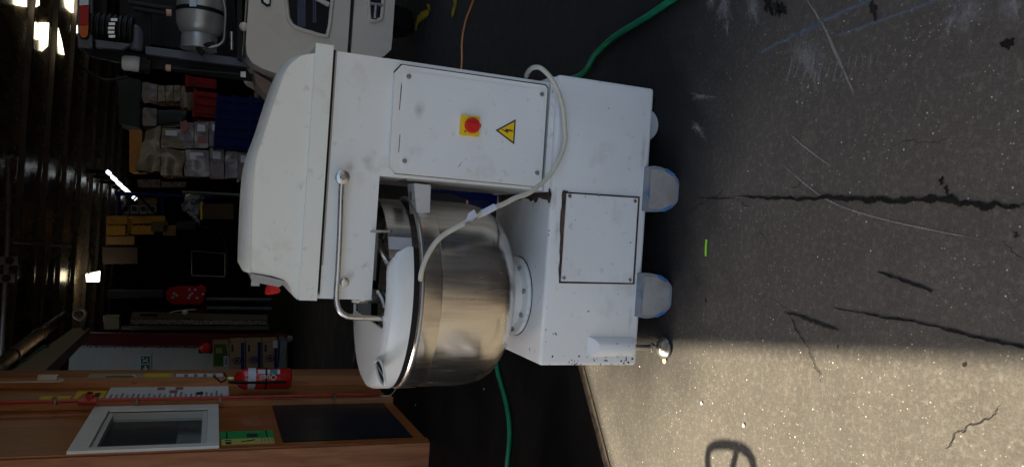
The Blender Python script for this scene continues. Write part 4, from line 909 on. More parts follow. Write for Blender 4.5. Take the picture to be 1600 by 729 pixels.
bm = B(); prism(bm, [ony(x, y, Yf - .01) for x, y in ((407, -8), (408, 4), (417, 11), (423, 9), (424, -8))], (0, .02, 0)); obj('lifting_eye', bm, BLACKG, cw, True, bevel=.004)
bm = B(); prism(bm, [ony(x, y, Yf - .014) for x, y in ((411, -8), (412, 3), (418, 7), (421, 5), (421, -8))], (0, .008, 0)); obj('eye_plate', bm, WHITE, cw)
bm = B(); bmesh.ops.create_uvsphere(bm, u_segments=16, v_segments=8, radius=.035, matrix=Matrix.Translation(ony(381, 42, Yf + .05))); obj('filler_cap', bm, FB, FL, True)
# gas bottle
gasY = Yf + .18; gz = (ony(275, 20, gasY).z + ony(352, 20, gasY).z) / 2; gr = (ony(275, 20, gasY).z - ony(352, 20, gasY).z) / 2
xe = ony(313, 78, gasY).x
GM = mat('galvanised_bottle', (.42, .43, .42), rough=.38, metal=.55, var=.15, vscale=9, bump=.15, bscale=40)
gb = thing('gas_bottle', 'grey galvanised gas bottle lying across the back of the forklift', 'gas bottle', (xe + .4, gasY, gz))
cen = Vector((0, gasY, gz))
bm = B(); lathe(bm, [(.03, xe + .085), (gr * .55, xe + .095), (gr * .85, xe + .13), (gr * .98, xe + .18), (gr, xe + .24), (gr, xe + .75), (gr * .9, xe + .85), (.05, xe + .9)], cen, 'X', 40); obj('body', bm, GM, gb, True)
bm = B(); lathe(bm, [(gr * .70, xe + .11), (gr * .74, xe + .10), (gr * .74, xe + .005), (gr * .77, xe), (gr * .70, xe - .002), (gr * .68, xe + .02), (gr * .68, xe + .10)], cen, 'X', 36, cap=False); obj('collar', bm, GM, gb, True)
bm = B(); lathe(bm, [(.03, xe + .03), (.03, xe + .10)], cen, 'X', 12); obj('valve', bm, mat('valve_brass', (.4, .3, .12), metal=1, rough=.4), gb, True)
bm = B(); lathe(bm, [(gr + .004, xe + .26), (gr + .006, xe + .265), (gr + .006, xe + .285), (gr + .004, xe + .29)], cen, 'X', 40, cap=False); obj('strap', bm, BLACKG, FL, True)
bm = B(); prism(bm, [ony(x, y, gasY - gr - .01) for x, y in ((296, -8), (307, -8), (307, 10), (296, 10))], (0, .008, 0)); obj('label', bm, mat('pale_blue_label', (.5, .6, .7), rough=.4), gb)
hs = [ony(345, -10, gasY - .1), ony(352, 15, gasY - .12), ony(351, 50, gasY - .12), ony(349, 64, gasY - .12), ony(341, 71, gasY - .12), ony(325, 74, gasY - .1), ony(313, 72, gasY - .05)]
bm = B(); tube(bm, smoothpath(hs, 6), .012, 10); obj('bottle_bracket', bm, STEELD, FL, True)
bm = B(); tube(bm, smoothpath([ony(x, y, gasY - .1) for x, y in ((336, 70), (320, 71), (312, 70), (311, 78), (318, 84))], 5), .022, 10); obj('gas_hose', bm, BLACK, FL, True)
# overhead guard
def bar(px, Y, th, mt, name, par=FL, bv=.006): bm = B(); prism(bm, [ony(x, y, Y) for x, y in px], (0, th, 0)); return obj(name, bm, mt, par, True, bevel=bv)
bar([(227, 72), (383, 92), (396, 105), (383, 104), (227, 84)], Yf + .25, .06, GB, 'rear_post')
bar([(120, -40), (145, -40), (144, 74), (122, 73)], Yf + .15, .05, GB, 'roof_rail')
bar([(149, 62), (205, 69), (190, 77), (150, 74)], Yf + .15, .06, GB, 'roof_gusset')
bar([(120, 73), (146, 74), (440, 112), (440, 132), (330, 118), (190, 98), (142, 88)], Yf + .45, .06, BLACKG, 'front_post')
bar([(139, -40), (168, -40), (166, 50), (160, 64), (146, 62)], Yf + .35, .04, BLACKG, 'roof_edge')
bar([(222, -40), (238, -40), (236, 70), (224, 76)], Yf + .40, .04, BLACKG, 'seat_frame')
bar([(370, -40), (378, -40), (379, 96), (371, 92)], Yf + .1, .05, BLACKG, 'hood_edge')
bar([(190, -60), (360, -60), (372, 60), (372, 90), (250, 70), (200, 60), (186, 35)], Yf + .9, .05, BLACKG, 'seat_shell', bv=.0)
for (a, b_) in (((200, 4), (268, 14)), ((210, 14), (262, 22)), ((260, 105), (385, 116)), ((205, 93), (235, 98))):
    bm = B(); tube(bm, [ony(*a, Yf + .3), ony(*b_, Yf + .3)], .018, 8); obj('gas_strut', bm, BLACKG, FL, True)
for x, y in ((264, 20), (263, 106)):
    bm = B(); tube(bm, [ony(x - 4, y, Yf + .29), ony(x + 4, y + .5, Yf + .29)], .026, 10); obj('strut_sticker', bm, mat('sticker_pink', (.6, .35, .25), rough=.5) if x == 264 else bpy.data.materials['sticker_pink'], FL, True)
# tail lamp
TR = mat('lamp_red', (.38, .008, .004), rough=.3, spec=.3); TA = mat('lamp_amber', (.55, .11, .01), rough=.3, spec=.3); TC = mat('lamp_clear', (.4, .4, .4), rough=.15, coat=1)
tl = bar([(123, -20), (139, -20), (139, 56), (136, 61), (126, 60), (123.5, 55)], Yf + .12, .035, BLACKG, 'tail_lamp', FL, .004)
bar([(124, -12), (138.5, -12), (138.5, 8), (124, 9)], Yf + .105, .02, TC, 'clear_lens', tl, .004)
bar([(124, 10), (138.5, 9), (138, 39), (124, 39)], Yf + .100, .02, TR, 'red_lens', tl, .004)
bar([(124, 40), (138, 40), (137, 55), (133, 59), (127, 58), (124, 52)], Yf + .100, .02, TA, 'amber_lens', tl, .004)
# air cleaner with elbow
ac_ = ony(176, 44, Yf + .2)
bm = B(); pr = []
for k in range(9): pr += [(.085, -.14 + k * .035), (.10, -.13 + k * .035), (.10, -.118 + k * .035), (.085, -.11 + k * .035)]
lathe(bm, pr, ac_, 'Z', 24); acl = obj('air_cleaner', bm, BLACKG, FL, True)
for k in range(5):
    bm = B(); x0 = 168 + random.random() * 6; y0 = 29 + k * 6.5; prism(bm, [ony(x0, y0, Yf + .095), ony(x0 + 10, y0, Yf + .095), ony(x0 + 10, y0 + 4, Yf + .095), ony(x0, y0 + 4, Yf + .095)], (0, .01, 0)); obj('bright_clip', bm, STEELR, acl)
bm = B(); tube(bm, smoothpath([ony(192, 47, Yf + .2), ony(206, 47, Yf + .2), ony(213, 50, Yf + .2), ony(214, 60, Yf + .2), ony(213, 78, Yf + .2)], 5), .045, 14); obj('intake_elbow', bm, GB, FL, True)
a, b_ = ony(191, 98, Yf + .3), ony(219, 101, Yf + .3); bm = B(); tube(bm, [a, a.lerp(b_, .12), a.lerp(b_, .9), b_], [.045, .055, .058, .05], 20); obj('white_reservoir', bm, mat('milky_plastic', (.55, .60, .60), rough=.35), FL, True)
a, b_ = ony(219, 101, Yf + .3), ony(236, 104, Yf + .3); bm = B(); tube(bm, [a, b_], .06, 16); obj('reservoir_cap', bm, BLACK, FL, True)
a = ony(362, 70, Yf + .2); bm = B(); tube(bm, [ony(362, 50, Yf + .1), ony(362, 78, Yf + .1)], .014, 10); obj('latch_pin', bm, STEELR, FL, True)
for sx, yy2, nm in ((1, 6.5, 'wheel'), (1, 8.2, 'wheel')):
    bm = B(); lathe(bm, [(.20, -.10), (.26, -.08), (.27, 0), (.26, .08), (.20, .10)], (1.75, yy2, .27), 'X', 28); obj(nm, bm, BLACK, FL, True)
bm = B(); prism(bm, [ony(x, y, Yf + .2) for x, y in ((376, 112), (384, 112), (384, 121), (376, 120))], (0, .01, 0)); obj('sticker', bm, WHITE, FL)
bm = B(); prism(bm, [ony(x, y, Yf + .2) for x, y in ((396, 112), (426, 130), (418, 150), (400, 130))], (0, .3, 0)); obj('rear_bracket', bm, mat('beige_red', (.22, .15, .11), rough=.5), FL, bevel=.004)

# ------------------------------------------------------------------ pallet stacks behind
CARD = mat('cardboard', (.30, .175, .075), rough=.7, var=.15); CARDW = mat('printed_carton', (.22, .17, .16), rough=.5, col2=(.10, .07, .09), c2scale=9, c2lo=.5, c2hi=.6)
WRAP = mat('shrink_wrap', (.20, .15, .085), rough=.25, coat=.4, col2=(.09, .06, .035), c2scale=11, c2lo=.35, c2hi=.75, bump=.5, bscale=26, stretch=(2.5, 1, 1))
WRAPL = mat('shrink_wrap_light', (.24, .20, .21), rough=.25, coat=.4, col2=(.10, .075, .08), c2scale=12, c2lo=.4, c2hi=.7, bump=.5, bscale=24, stretch=(2.5, 1, 1))
CROR = mat('orange_carton', (.42, .17, .025), rough=.6, var=.1)
REDC = mat('red_crate_plastic', (.20, .006, .004), rough=.5, spec=.2, var=.4, vscale=9); GREYW = mat('grey_bale', (.035, .045, .045), rough=.7, var=.2)
def cbox(name, px, Y, dep, mt, lab, cat, group=None, crump=0.0, bands=0):
    q = [ony(x, y, Y) for x, y in px]; zz = [p.z for p in q]; c = sum(q, Vector()) / 4
    t = thing(name, lab, cat, (c.x, Y + dep / 2, min(zz)), group)
    bm = B(); prism(bm, q, (0, dep, 0))
    if crump:
        subdivide(bm, 5)
        for v in bm.verts: v.co += Vector((noise.noise(v.co * 7), noise.noise(v.co * 7 + Vector((5, 0, 0))), noise.noise(v.co * 7 + Vector((0, 9, 0))))) * crump
    b0_ = obj('carton' if 'box' in name or 'carton' in name else 'body', bm, mt, t, True, bevel=0 if crump else .008)
    for k in range(bands):
        u0_, u1_ = (.10 + k * .45), (.36 + k * .45)
        a = q[0].lerp(q[3], u0_); b_ = q[0].lerp(q[3], u1_); dx = (q[1] - q[0])
        bm = B(); prism(bm, [p + Vector((0, -.004, 0)) for p in (a + dx * .2, b_ + dx * .2, b_ + dx * .75, a + dx * .75)], (0, .003, 0)); obj('printed_panel', bm, PAPER if k == 0 else RI, t)
    return t
Ys = 10.0
G1 = 'wrapped cartons stacked behind the forklift'
# px order: top-right, bottom-right, bottom-left, top-left (in upright sense: x small = high)
def R4(x0, x1, y0, y1, j=0): return [(x0, y0), (x1, y0 + (x1 - x0) * .06), (x1, y1), (x0, y1)]
cbox('orange_carton', R4(202, 222, 202, 268), Ys + .3, .6, CROR, 'plain orange carton, topmost at the back of the wrapped cartons', 'carton')
cbox('wrapped_sack', [(228, 205), (250, 195), (251, 267), (211, 266)], Ys, .6, WRAP, 'crumpled clear-wrapped brown bundle tapering to its top, top of the front stack', 'bundle', G1, .03)
cbox('wrapped_carton', R4(252, 285, 200, 231), Ys, .6, WRAP, 'shiny wrapped carton under the tapering bundle, on its forklift side', 'carton', G1, .02, 1)
cbox('wrapped_carton', R4(251, 287, 232, 274), Ys + .02, .6, WRAP, 'brown creased wrapped carton under the tapering bundle, on the lamp-row side', 'carton', G1, .03)
for i, (x0, x1, y0, y1, l_) in enumerate(((281, 303, 190, 231, 'printed white carton with an oval mark in the middle of the wrapped stack'), (304, 326, 190, 231, 'printed pale carton directly below the oval marked carton'), (327, 351, 190, 229, 'pinkish printed carton next to the blue crate'))):
    t = cbox('printed_carton', R4(x0, x1, y0, y1), Ys, .5, WRAPL if i < 2 else CARDW, l_, 'carton', G1, .012, 0 if i == 0 else 2)
    if i == 0:
        p = ony(289, 197, Ys - .03); bm = B(); prism(bm, [p + Vector((math.cos(a) * .07, 0, math.sin(a) * .045)) for a in [k * math.pi / 8 for k in range(16)]], (0, .02, 0)); obj('oval_mark', bm, RI, t)
cbox('wrapped_carton', R4(289, 327, 233, 275), Ys, .5, WRAPL, 'large pale shiny wrapped carton below the creased brown one', 'carton', G1, .02, 1)
cbox('printed_carton', R4(328, 350, 231, 277), Ys, .5, CARDW, 'blue and red printed carton beside the large pale wrapped carton', 'carton', G1, .01, 1)
cbox('wrapped_carton', R4(352, 371, 236, 278), Ys, .5, WRAPL, 'narrow bright streaked wrapped carton beside the blue crate foot', 'carton', G1, .02)
cbox('printed_carton', R4(372, 392, 238, 281), Ys, .5, CARDW, 'lowest visible carton with pink print next to the machine head', 'carton', G1, .01, 2)
# upper-right row
cbox('printed_carton', R4(221, 234, 128, 153), Ys + .8, .5, CARDW, 'small pink printed carton at the top of the rear row by the grey bale', 'carton', G1, .01)
cbox('printed_carton', R4(234, 246, 131, 156), Ys + .8, .5, WRAPL, 'small beige printed carton second in the rear row', 'carton', G1, .01)
for i, x0 in enumerate((247, 259, 271)): cbox('brown_carton', R4(x0, x0 + 11, 133, 158), Ys + .8, .5, WRAP, ('brown bottle carton in the rear row, beside the beige printed one', 'brown bottle carton, middle of three in the rear row', 'brown bottle carton in the rear row, closest to the dark bag')[i], 'carton', G1, .008)
cbox('dark_bag', R4(283, 302, 136, 168), Ys + .8, .5, WRAP, 'dark bag with a shiny streak between brown cartons and red crate', 'bag', None, .02)
cbox('wrapped_sack', [(222, 170), (290, 175), (285, 190), (225, 192)], Ys + .4, .5, GREYW, 'grey plastic wrapped sack slumped between the two carton rows', 'sack', None, .04)
cbox('printed_carton', R4(223, 244, 168, 197), Ys + .35, .4, CARDW, 'greenish printed carton half hidden under the grey sack', 'carton', G1, .01)
cbox('grey_bale', [(183, 118), (220, 125), (218, 200), (186, 192)], Ys + 2, 1.0, GREYW, 'dark grey wrapped bale at the top behind the carton rows', 'bale', None, .02)
# crates: open plastic crates with ribs
def crate(px, Y, dep, mt, lab, group, nr=4):
    q = [ony(x, y, Y) for x, y in px]; xs = [p.x for p in q]; zs_ = [p.z for p in q]; x0, x1, z0, z1 = min(xs), max(xs), min(zs_), max(zs_)
    t = thing('plastic_crate', lab, 'crate', ((x0 + x1) / 2, Y + dep / 2, z0), group)
    bm = B(); box(bm, x0, x1, Y, Y + dep, z0, z1); obj('walls', bm, mt, t, bevel=.01)
    for k in range(nr): bm = B(); xx = x0 + (x1 - x0) * (k + .5) / nr; box(bm, xx - .012, xx + .012, Y - .025, Y - .001, z0 + .02, z1 - .02); obj('rib', bm, mt, t, bevel=.004)
    bm = B(); box(bm, x0 - .015, x1 + .015, Y - .03, Y + dep, z1 - .03, z1 + .003); obj('rim', bm, mt, t, bevel=.006)
crate(R4(303, 338, 143, 181), Ys + .1, .5, REDC, 'bright red plastic crate above the blue crates', 'red crates', 3)
crate(R4(290, 338, 122, 134), Ys + .1, .5, REDC, 'red plastic crate nearly hidden by the black forklift post', 'red crates', 4)
crate(R4(339, 362, 150, 232), Ys - .05, .6, BLUEP, 'dark blue plastic crate, upper of the blue stack', 'blue crates', 6)
crate(R4(364, 388, 152, 234), Ys - .05, .6, BLUEP, 'dark blue plastic crate, middle of the blue stack', 'blue crates', 6)
crate(R4(390, 430, 154, 236), Ys - .05, .6, BLUEP, 'dark blue plastic crate, lowest of the blue stack by the mixer head', 'blue crates', 6)
t = thing('rack_shelf', 'dark storage rack that carries the wrapped cartons', 'rack', (1.0, Ys, 0))
ra, rb_ = ony(392, 284, Ys), ony(395, 110, Ys); zsf = min(ra.z, rb_.z) - .02
bm = B(); box(bm, ra.x - .1, rb_.x + .6, Ys - .02, Ys + 1.4, zsf - .08, zsf); obj('shelf', bm, BLACKG, t)
for xx in (ra.x - .08, rb_.x + .5): bm = B(); box(bm, xx, xx + .08, Ys, Ys + .08, 0, zsf - .08); obj('upright', bm, BLACKG, t)
# ------------------------------------------------------------------ far shelving behind
Yr = 26
BR_ = mat('blue_rack', (.01, .03, .22), rough=.4); YBX = mat('yellow_box', (.45, .24, .04), rough=.6, var=.15); WBX = mat('white_box', (.38, .40, .45), rough=.6, var=.1)
rk = thing('pallet_rack', 'blue framed pallet rack far back under the lamp row', 'rack', ony(200, 315, Yr))
def beam(px, Y, r, mt, name, par): bm = B(); tube(bm, [ony(*p, Y) for p in px], r, 6); return obj(name, bm, mt, par)
beam([(180, 302), (335, 308)], Yr, .07, BR_, 'beam', rk); beam([(186, 303), (188, 337)], Yr, .05, BR_, 'upright', rk); beam([(253, 306), (255, 337)], Yr, .05, BR_, 'upright', rk)
beam([(186, 335), (214, 306)], Yr, .03, BLACKG, 'brace', rk); beam([(218, 306), (245, 336)], Yr, .03, BLACKG, 'brace', rk)
for i in range(4):
    x0 = 190 + i * 14; lab = ('white printed box on the blue rack, the topmost', 'white printed box on the blue rack, second down', 'white printed box on the blue rack, third down', 'white printed box on the blue rack, lowest of four')[i]
    t = cbox('white_box', [(x0, 320), (x0 + 12, 320), (x0 + 12, 334), (x0, 334)], Yr + .1, .6, WBX, lab, 'box', 'white boxes on the blue rack')
    p = ony(x0 + 6, 326, Yr + .08); bm = B(); lathe(bm, [(.08, 0), (.08, .01)], p, 'Y', 12); obj('round_mark', bm, GREYW, t)
cbox('tan_bundle', R4(215, 245, 306, 319), Yr + .1, .6, CARD, 'tan bundle above the white boxes on the blue rack', 'bundle', None, .05)
for i, (x0, x1, y0, y1) in enumerate(((166, 199, 337, 350), (166, 196, 352, 367), (200, 258, 337, 349), (205, 240, 352, 366))):
    cbox('yellow_box', [(x0, y0), (x1, y0), (x1, y1), (x0, y1)], Yr - 1, .8, YBX, ('yellow panel box beside the black striped post, upper row', 'yellow panel box beside the black striped post, lower row', 'long yellow box under the blue rack', 'yellow box below the long yellow box')[i], 'box', 'yellow boxes under the blue rack')
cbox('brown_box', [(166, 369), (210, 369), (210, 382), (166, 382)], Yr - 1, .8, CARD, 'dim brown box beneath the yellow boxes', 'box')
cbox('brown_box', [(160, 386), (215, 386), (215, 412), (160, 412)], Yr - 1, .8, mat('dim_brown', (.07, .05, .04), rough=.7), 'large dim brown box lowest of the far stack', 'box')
t = thing('striped_post', 'short post with diagonal black and yellow hazard stripes', 'post', ony(203, 350, Yr - 1.3))
bm = B(); prism(bm, [ony(x, y, Yr - 1.3) for x, y in ((200, 340), (206, 340), (205, 366), (199, 366))], (0, .08, 0)); obj('post', bm, YSG, t)
for k in range(6):
    y0 = 341 + k * 4.3; bm = B(); prism(bm, [ony(x, y, Yr - 1.31) for x, y in ((199.6, y0), (205.6, y0 + 2.2), (205.6, y0 + 4.2), (199.6, y0 + 2))], (0, .005, 0)); obj('stripe', bm, BLACK, t)
cbox('grey_bag', [(284, 322), (300, 300), (316, 305), (312, 350)], 18, .6, mat('grey_white_bag', (.28, .30, .32), rough=.4, coat=.5, col2=(.06, .06, .07), c2scale=9, c2lo=.45, c2hi=.55, bump=1, bscale=10), 'crumpled grey and white bag beside the yellow edged carton', 'bag', None, .10)
t = cbox('dark_carton', [(316, 318), (365, 318), (365, 342), (316, 342)], 18, .8, mat('dark_brown_card', (.08, .045, .015), rough=.6), 'dark brown carton with a yellow edge in the far aisle', 'carton')
bm = B(); prism(bm, [ony(x, y, 17.98) for x, y in ((313, 316), (316, 316), (316, 343), (313, 343))], (0, .1, 0)); obj('yellow_edge', bm, YSG, t)
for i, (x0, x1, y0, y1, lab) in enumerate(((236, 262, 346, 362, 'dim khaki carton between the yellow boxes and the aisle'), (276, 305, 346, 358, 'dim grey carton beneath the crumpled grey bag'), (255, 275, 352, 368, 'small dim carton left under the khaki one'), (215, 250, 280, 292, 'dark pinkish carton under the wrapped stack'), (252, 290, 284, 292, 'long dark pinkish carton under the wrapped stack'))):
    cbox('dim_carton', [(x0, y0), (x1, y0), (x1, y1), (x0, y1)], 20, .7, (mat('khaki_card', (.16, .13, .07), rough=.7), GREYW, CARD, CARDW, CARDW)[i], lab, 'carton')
beam([(285, 300), (375, 305)], 18, .04, STEELD, 'rail', rk)

# ------------------------------------------------------------------ left background: pale door bay with trolley of boxes
Yp = 15.3
PW = mat('pale_panel_wall', (.50, .53, .43), rough=.5, var=.06)
REDM = mat('red_steel', (.10, .007, .009), rough=.35, var=.2, vscale=3)
t = pw = thing('pale_partition', 'pale grey green partition wall behind the trolley of cartons', 'partition', ony(440, 560, Yp))
x0 = ony(300, 538, Yp).x
bm = B(); box(bm, -6.5, x0, Yp, Yp + .1, 0, 3.75); obj('panel', bm, PW, t)
bm = B(); box(bm, x0 - .06, x0 + .0, Yp - .03, Yp - .002, 0, 3.7); obj('trim', bm, STEELR, t)
a = ony(146, 517, Yp - .2); b_ = ony(440, 533, Yp - .2)
bm = B(); box(bm, x0 + .005, x0 + .22, Yp - .2, Yp, 0, 3.60); t = tag(obj('red_column', bm, REDM, origin=(x0 + .1, Yp, 0)), 'dark red steel column at the edge of the pale partition', 'column')
t = thing('exit_sign', 'green running man exit sign with a down arrow on the pale partition', 'sign', ony(226, 568, Yp - .01))
GE = mat('exit_green', (.01, .15, .08), rough=.4)
def rc(x0, x1, y0, y1, Y): return [ony(x, y, Y) for x, y in ((x0, y0), (x1, y0), (x1, y1), (x0, y1))]
SE = Yp - .02
bm = B(); prism(bm, rc(218.5, 235.5, 554.5, 583, SE), (0, .018, 0)); obj('board', bm, PAPER, t)
bm = B(); prism(bm, rc(220, 234, 556, 567.5, SE - .003), (0, .002, 0)); obj('upper_field', bm, GE, t)
bm = B(); prism(bm, rc(220, 234, 569, 581.5, SE - .003), (0, .002, 0)); obj('lower_field', bm, GE, t)
for pl in (((225.5, 571), (228.5, 571), (228.5, 575), (231.5, 575), (227, 580.5), (222.5, 575), (225.5, 575)), ((222, 565), (224, 562), (228, 561), (229.5, 558), (231, 558.5), (229.5, 563), (232.5, 566), (231, 566.5), (227.5, 563.5), (224, 565)), ((221.5, 558.5), (224, 557), (225.5, 559), (223.5, 561))):
    bm = B(); prism(bm, [ony(x, y, SE - .006) for x, y in pl], (0, .002, 0)); obj('symbol', bm, PAPER, t)
t = thing('fire_bell', 'round red alarm bell beside the green box', 'bell', ony(322, 541, Yp - .1))
p = ony(322, 541, Yp - .15); bm = B(); lathe(bm, [(.02, -.06), (.08, -.05), (.12, -.01), (.125, .03)], p, 'Y', 24); obj('gong', bm, RED, t, True)
bm = B(); box(bm, p.x - .13, p.x + .13, p.y + .03, p.y + .06, p.z - .12, p.z + .12); obj('backplate', bm, BLACK, t)
# trolley
Yt = 14.5
t = thing('trolley', 'grey steel trolley on castors carrying a stack of cartons', 'trolley', (ony(440, 560, Yt).x, Yt, 0))
tz = ony(436, 560, Yt).z; tx0, tx1 = ony(436, 588, Yt).x - .3, ony(436, 532, Yt).x
bm = B(); box(bm, tx0, tx1, Yt - .02, Yt + .9, tz - .12, tz - .005); obj('deck', bm, mat('galv', (.25, .29, .30), rough=.4, metal=.4), t, bevel=.01)
for xx in (tx0 + .1, tx1 + .03):
    bm = B(); lathe(bm, [(.05, -.02), (.06, 0), (.05, .02)], (xx, Yt + .05, .062), 'Y', 20); cs = obj('castor', bm, mat('castor_cream', (.3, .27, .18), rough=.5) if xx < -2.6 or 'castor_cream' not in bpy.data.materials else bpy.data.materials['castor_cream'], t, True)
    bm = B(); box(bm, xx - .02, xx + .02, Yt + .08, Yt + .14, .03, tz - .121); obj('castor_fork', bm, STEELD, cs)
BLS = mat('blue_stripe', (.008, .018, .13), rough=.4); CARD2 = mat('tan_card', (.36, .24, .13), rough=.65, var=.06)
for i, (x0_, x1_) in enumerate(((358.5, 383), (384.5, 409), (410.5, 434.5))):
    q = [ony(x0_, 534.5 - i * .8, Yt), ony(x1_, 533.5 - i * .8, Yt), ony(x1_, 596, Yt), ony(x0_, 596, Yt)]
    t = thing('carton', ('brown carton with blue stripe, topmost on the trolley', 'brown carton with blue stripe, middle of the trolley stack', 'brown carton with blue stripe and white label, lowest on the trolley')[i], 'carton', q[1], 'brown cartons on the trolley')
    bm = B(); prism(bm, q, (0, .5, 0)); obj('box', bm, CARD2, t, bevel=.006)
    bm = B(); prism(bm, [ony(x, y, Yt - .004) for x, y in ((x0_ + 18, 535 - i), (x0_ + 23, 535 - i), (x0_ + 23, 594), (x0_ + 18, 594))], (0, .003, 0)); obj('blue_stripe', bm, BLS, t)
    c = ony(x0_ + 12, (563, 561.5, 559)[i], Yt - .005); bm = B(); tube(bm, [c + Vector((math.cos(a) * .058, 0, math.sin(a) * .058)) for a in [k * math.pi / 10 for k in range(20)]], .009, 6, closed=True)
    lathe(bm, [(.026, 0), (.026, -.003)], c, 'Y', 12); obj('round_logo', bm, BLS, t)
    for k in range(3): bm = B(); prism(bm, [ony(x, y, Yt - .004) for x, y in ((x0_ + 3, 538 + k * 19), (x0_ + 6, 538 + k * 19), (x0_ + 6, 549 + k * 17), (x0_ + 3, 549 + k * 17))], (0, .003, 0)); obj('print', bm, DK if k == 0 else CARD, t)
    if i == 2: bm = B(); prism(bm, rc(426.5, 434, 526.5 + 5, 543, Yt - .008), (0, .003, 0)); obj('white_label', bm, PAPER, t)
t = thing('green_carton', 'green carton with a white barcode label on top of the brown cartons', 'carton', ony(357, 560, Yt))
bm = B(); prism(bm, [ony(x, y, Yt) for x, y in ((332.5, 535), (357, 535), (357, 573), (332.5, 573))], (0, .4, 0)); obj('box', bm, CARD2, t, bevel=.005)
bm = B(); prism(bm, [ony(x, y, Yt - .004) for x, y in ((334, 537), (353, 537), (356, 556), (355, 571), (334, 571))], (0, .003, 0)); obj('green_panel', bm, mat('leaf_green', (.04, .10, .01), rough=.5), t)
bm = B(); prism(bm, rc(349.5, 357, 556, 572, Yt - .008), (0, .003, 0)); lb = obj('barcode_label', bm, PAPER, t)
for k in range(4): bm = B(); prism(bm, rc(351 + k * 1.2, 351.7 + k * 1.2, 558, 570, Yt - .010), (0, .002, 0)); obj('barcode', bm, DK, lb)
for k in range(3): bm = B(); prism(bm, rc(338 + k * 3.5, 339.6 + k * 3.5, 543, 551, Yt - .006), (0, .002, 0)); obj('print', bm, YCD, t)
# beige beam running back above the bay
BE = mat('beige_beam', (.30, .23, .15), rough=.6, var=.1)
a, b_ = onx(58, 606, -2.05), onx(143, 520, -2.05)
ya_, yb2 = 7.8, Yp - .2
zl0 = onx(141, 528, -2.05)
bm = B(); pA = ony(58, 606, 7.8); pB = ony(140, 521, 15.0)
prism(bm, [pA + Vector((-.05, 0, 0)), pA + Vector((.10, 0, 0)), pA + Vector((.10, 0, .26)), pA + Vector((-.05, 0, .26))], pB - pA); tag(obj('overhead_beam', bm, BE, origin=pA), 'beige box beam running back overhead from booth to red column', 'beam')
# leaning panels
Yq = 16.5
for i, (pxs, mt, lab) in enumerate((([(207, 487), (418, 492), (418, 500), (205, 497)], mat('beige_panel', (.20, .155, .11), rough=.5), 'beige panel leaning upright with a dark slot, beside the red column'),
                             ([(203, 498.5), (418, 500.5), (418, 507), (203, 506)], STEELR, 'panel with a bright aluminium edge, in the leaning group'),
                             ([(190, 509), (420, 509), (420, 514.5), (188, 515)], mat('grey_white_panel', (.30, .28, .25), rough=.5), 'grey white panel leaning nearest to the red column'))):
    q = [ony(x, y, Yq + i * .12) for x, y in pxs]; t = thing('leaning_panel', lab, 'panel', q[1], 'panels leaning beside the red column')
    bm = B(); prism(bm, q, (0, .06, 0)); obj('sheet', bm, mt, t)
    if i == 0: bm = B(); prism(bm, rc(219, 247, 490, 493.5, Yq - .01), (0, .01, 0)); obj('slot', bm, BLACK, t)
t = thing('cream_case', 'cream plastic case on top of the leaning panels', 'case', ony(170, 505, Yq)); bm = B(); prism(bm, rc(162, 186, 494, 514, Yq), (0, .3, 0)); obj('body', bm, mat('cream_case', (.42, .34, .20), rough=.5), t, bevel=.01)
bm = B(); prism(bm, rc(161, 163, 493, 502, Yq - .02), (0, .05, 0)); obj('latch', bm, WHITE, t)
# grey tubes with red cover
t = thing('grey_tubes', 'pair of dark grey tubes standing upright with black holders', 'tubes', ony(425, 475, 17)); TB = mat('slate_tube', (.09, .10, .12), rough=.35)
for y0 in (467, 481): bm = B(); tube(bm, [ony(322, y0, 17), ony(424, y0 + 1, 17)], .045, 14); obj('tube', bm, TB, t, True)
rg = thing('red_cover', 'red cover with white marks draped over the tops of the grey tubes', 'cover', ony(320, 461, 16.9))
q = [(260, 457), (266, 451), (290, 447), (314, 448), (322, 454), (318, 463), (322, 470), (312, 474), (285, 475), (267, 473), (261, 466)]
bm = B(); prism(bm, [ony(x, y, 16.8) for x, y in q], (0, .3, 0)); subdivide(bm, 2)
for v in bm.verts: v.co += Vector((noise.noise(v.co * 6), noise.noise(v.co * 6 + Vector((4, 0, 0))) , noise.noise(v.co * 6 + Vector((0, 4, 0))))) * .05
obj('cloth', bm, mat('red_cloth', (.58, .012, .012), rough=.7, bump=.5, bscale=15), rg, True)
for x, y in ((272, 458), (276, 461), (270, 464), (296, 452), (297, 461), (300, 458), (295, 465), (305, 452), (308, 465), (317, 459)):
    bm = B(); p = ony(x, y, 16.70); lathe(bm, [(.028, 0), (.024, -.01)], p, 'Y', 8); obj('white_mark', bm, PAPER, rg)
t = cbox('dark_cabinet', [(166, 454), (255, 455), (255, 464), (168, 466)], 18, .4, mat('charcoal_metal', (.05, .055, .06), rough=.5), 'charcoal slab leaning above the red cover', 'slab')
t = cbox('wall_duct', [(290, 482), (322, 484), (322, 490), (288, 489)], 17.5, .2, REDM, 'thin dark red rail under the grey tubes', 'rail')
t = thing('hanging_wire', 'white wire and tag hanging over the leaning panels', 'wire', ony(287, 488, 16.3))
bm = B(); tube(bm, smoothpath([ony(x, y, 16.3) for x, y in ((265, 488), (275, 485.5), (290, 484), (306, 483))], 5), .012, 6); obj('wire', bm, WHITE, t, True)
bm = B(); bmesh.ops.create_uvsphere(bm, u_segments=10, v_segments=8, radius=.06, matrix=Matrix.Translation(ony(289, 488, 16.3))); obj('tag_disc', bm, WHITE, t, True)

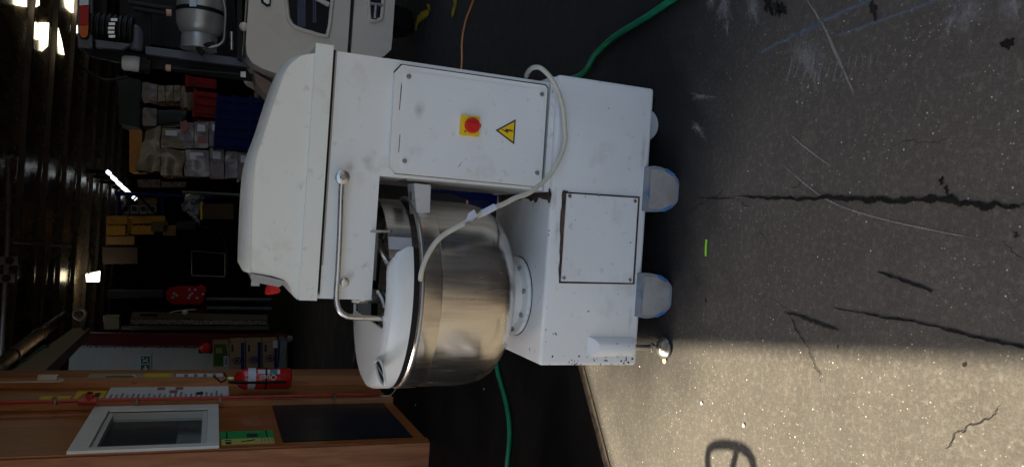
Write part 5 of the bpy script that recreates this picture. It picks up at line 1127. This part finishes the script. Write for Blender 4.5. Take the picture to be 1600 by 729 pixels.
# ------------------------------------------------------------------ pallet truck handle beside the viewer, whose shadow lies in the sun
zh = 1.05
def lift(x, y): p = onz(x, y); return p - Vector((SUN_DIR.x, SUN_DIR.y, 0)) * (zh / math.tan(SUN_EL)) + Vector((0, 0, zh))
lp = [lift(x, y) for x, y in ((1122, 694), (1150, 696), (1168, 706), (1177, 725), (1176, 750), (1160, 775), (1130, 778), (1112, 755), (1106, 725), (1108, 702))]
pt = thing('pallet_truck', 'pallet truck parked beside the viewer with its loop handle raised', 'pallet truck', (lp[6].x - .05, lp[6].y - .1, 0))
bm = B(); tube(bm, smoothpath(lp, 6, True), .0135, 10, closed=True); obj('loop_handle', bm, BLACKG, pt, True)
hc = lift(1135, 770); a = lift(1150, 708)
bm = B(); tube(bm, [a, hc, Vector((hc.x - .28, hc.y - .25, .25))], .013, 10); obj('drawbar', bm, BLACKG, pt, True)
bx_ = Vector((hc.x - .33, hc.y - .3, 0))
bm = B(); lathe(bm, [(.09, -.03), (.1, 0), (.09, .03)], (bx_.x, bx_.y, .10), 'X', 24); obj('wheel', bm, BLACK, pt, True)
bm = B(); tube(bm, [(bx_.x, bx_.y, .08), (bx_.x, bx_.y, .45)], .06, 16); obj('pump', bm, BLACKG, pt, True)
for s in (-.2, .2): bm = B(); box(bm, bx_.x + s - .08, bx_.x + s + .08, bx_.y - 1.25, bx_.y - .08,    .06, .10); obj('fork', bm, STEELD, pt, bevel=.01)

# ------------------------------------------------------------------ loose clutter that breaks up the dark interior
def hang(pts, Y, r, mt, lab):
    P_ = smoothpath([ony(x, y, Y) for x, y in pts], 6); bm = B(); tube(bm, P_, r, 6); tag(obj('hanging_cable', bm, mt, None, True, origin=P_[0]), lab, 'cable')
hang([(120, 90), (135, 110), (165, 125), (200, 120)], 7.5, .012, BLACKG, 'black cable loop hanging under the forklift roof')
hang([(300, 350), (340, 362), (352, 380), (356, 430)], 19, .02, GREYW, 'grey cable sagging in the dark aisle behind the machine head')
# faint trolley and machine shapes in the aisle
t = thing('steel_trolley', 'dim steel trolley frame in the dark aisle behind the mixer head', 'trolley', onz(470, 400))
for a, b_ in (((300, 392), (352, 396)), ((352, 396), (352, 430)), ((300, 392), (300, 430)), ((300, 430), (352, 432))): bm = B(); tube(bm, [ony(*a, 20), ony(*b_, 20)], .02, 8); obj('rail', bm, STEELD, t, True)
# scraps on the dark floor
for x, y, r, lab in ((478, 500, .006, 'small white scrap on the dark floor left of the machine head'), (490, 507, .005, 'brown splinter scrap on the dark floor left of the bowl guard'), (650, 632, .005, 'white scrap on the black floor beneath the bowl guard tip'), (757, 607, .004, 'thin white scrap on the black floor beside the bowl bottom')):
    crumb(x, y, r * 1.4, CRW, lab)
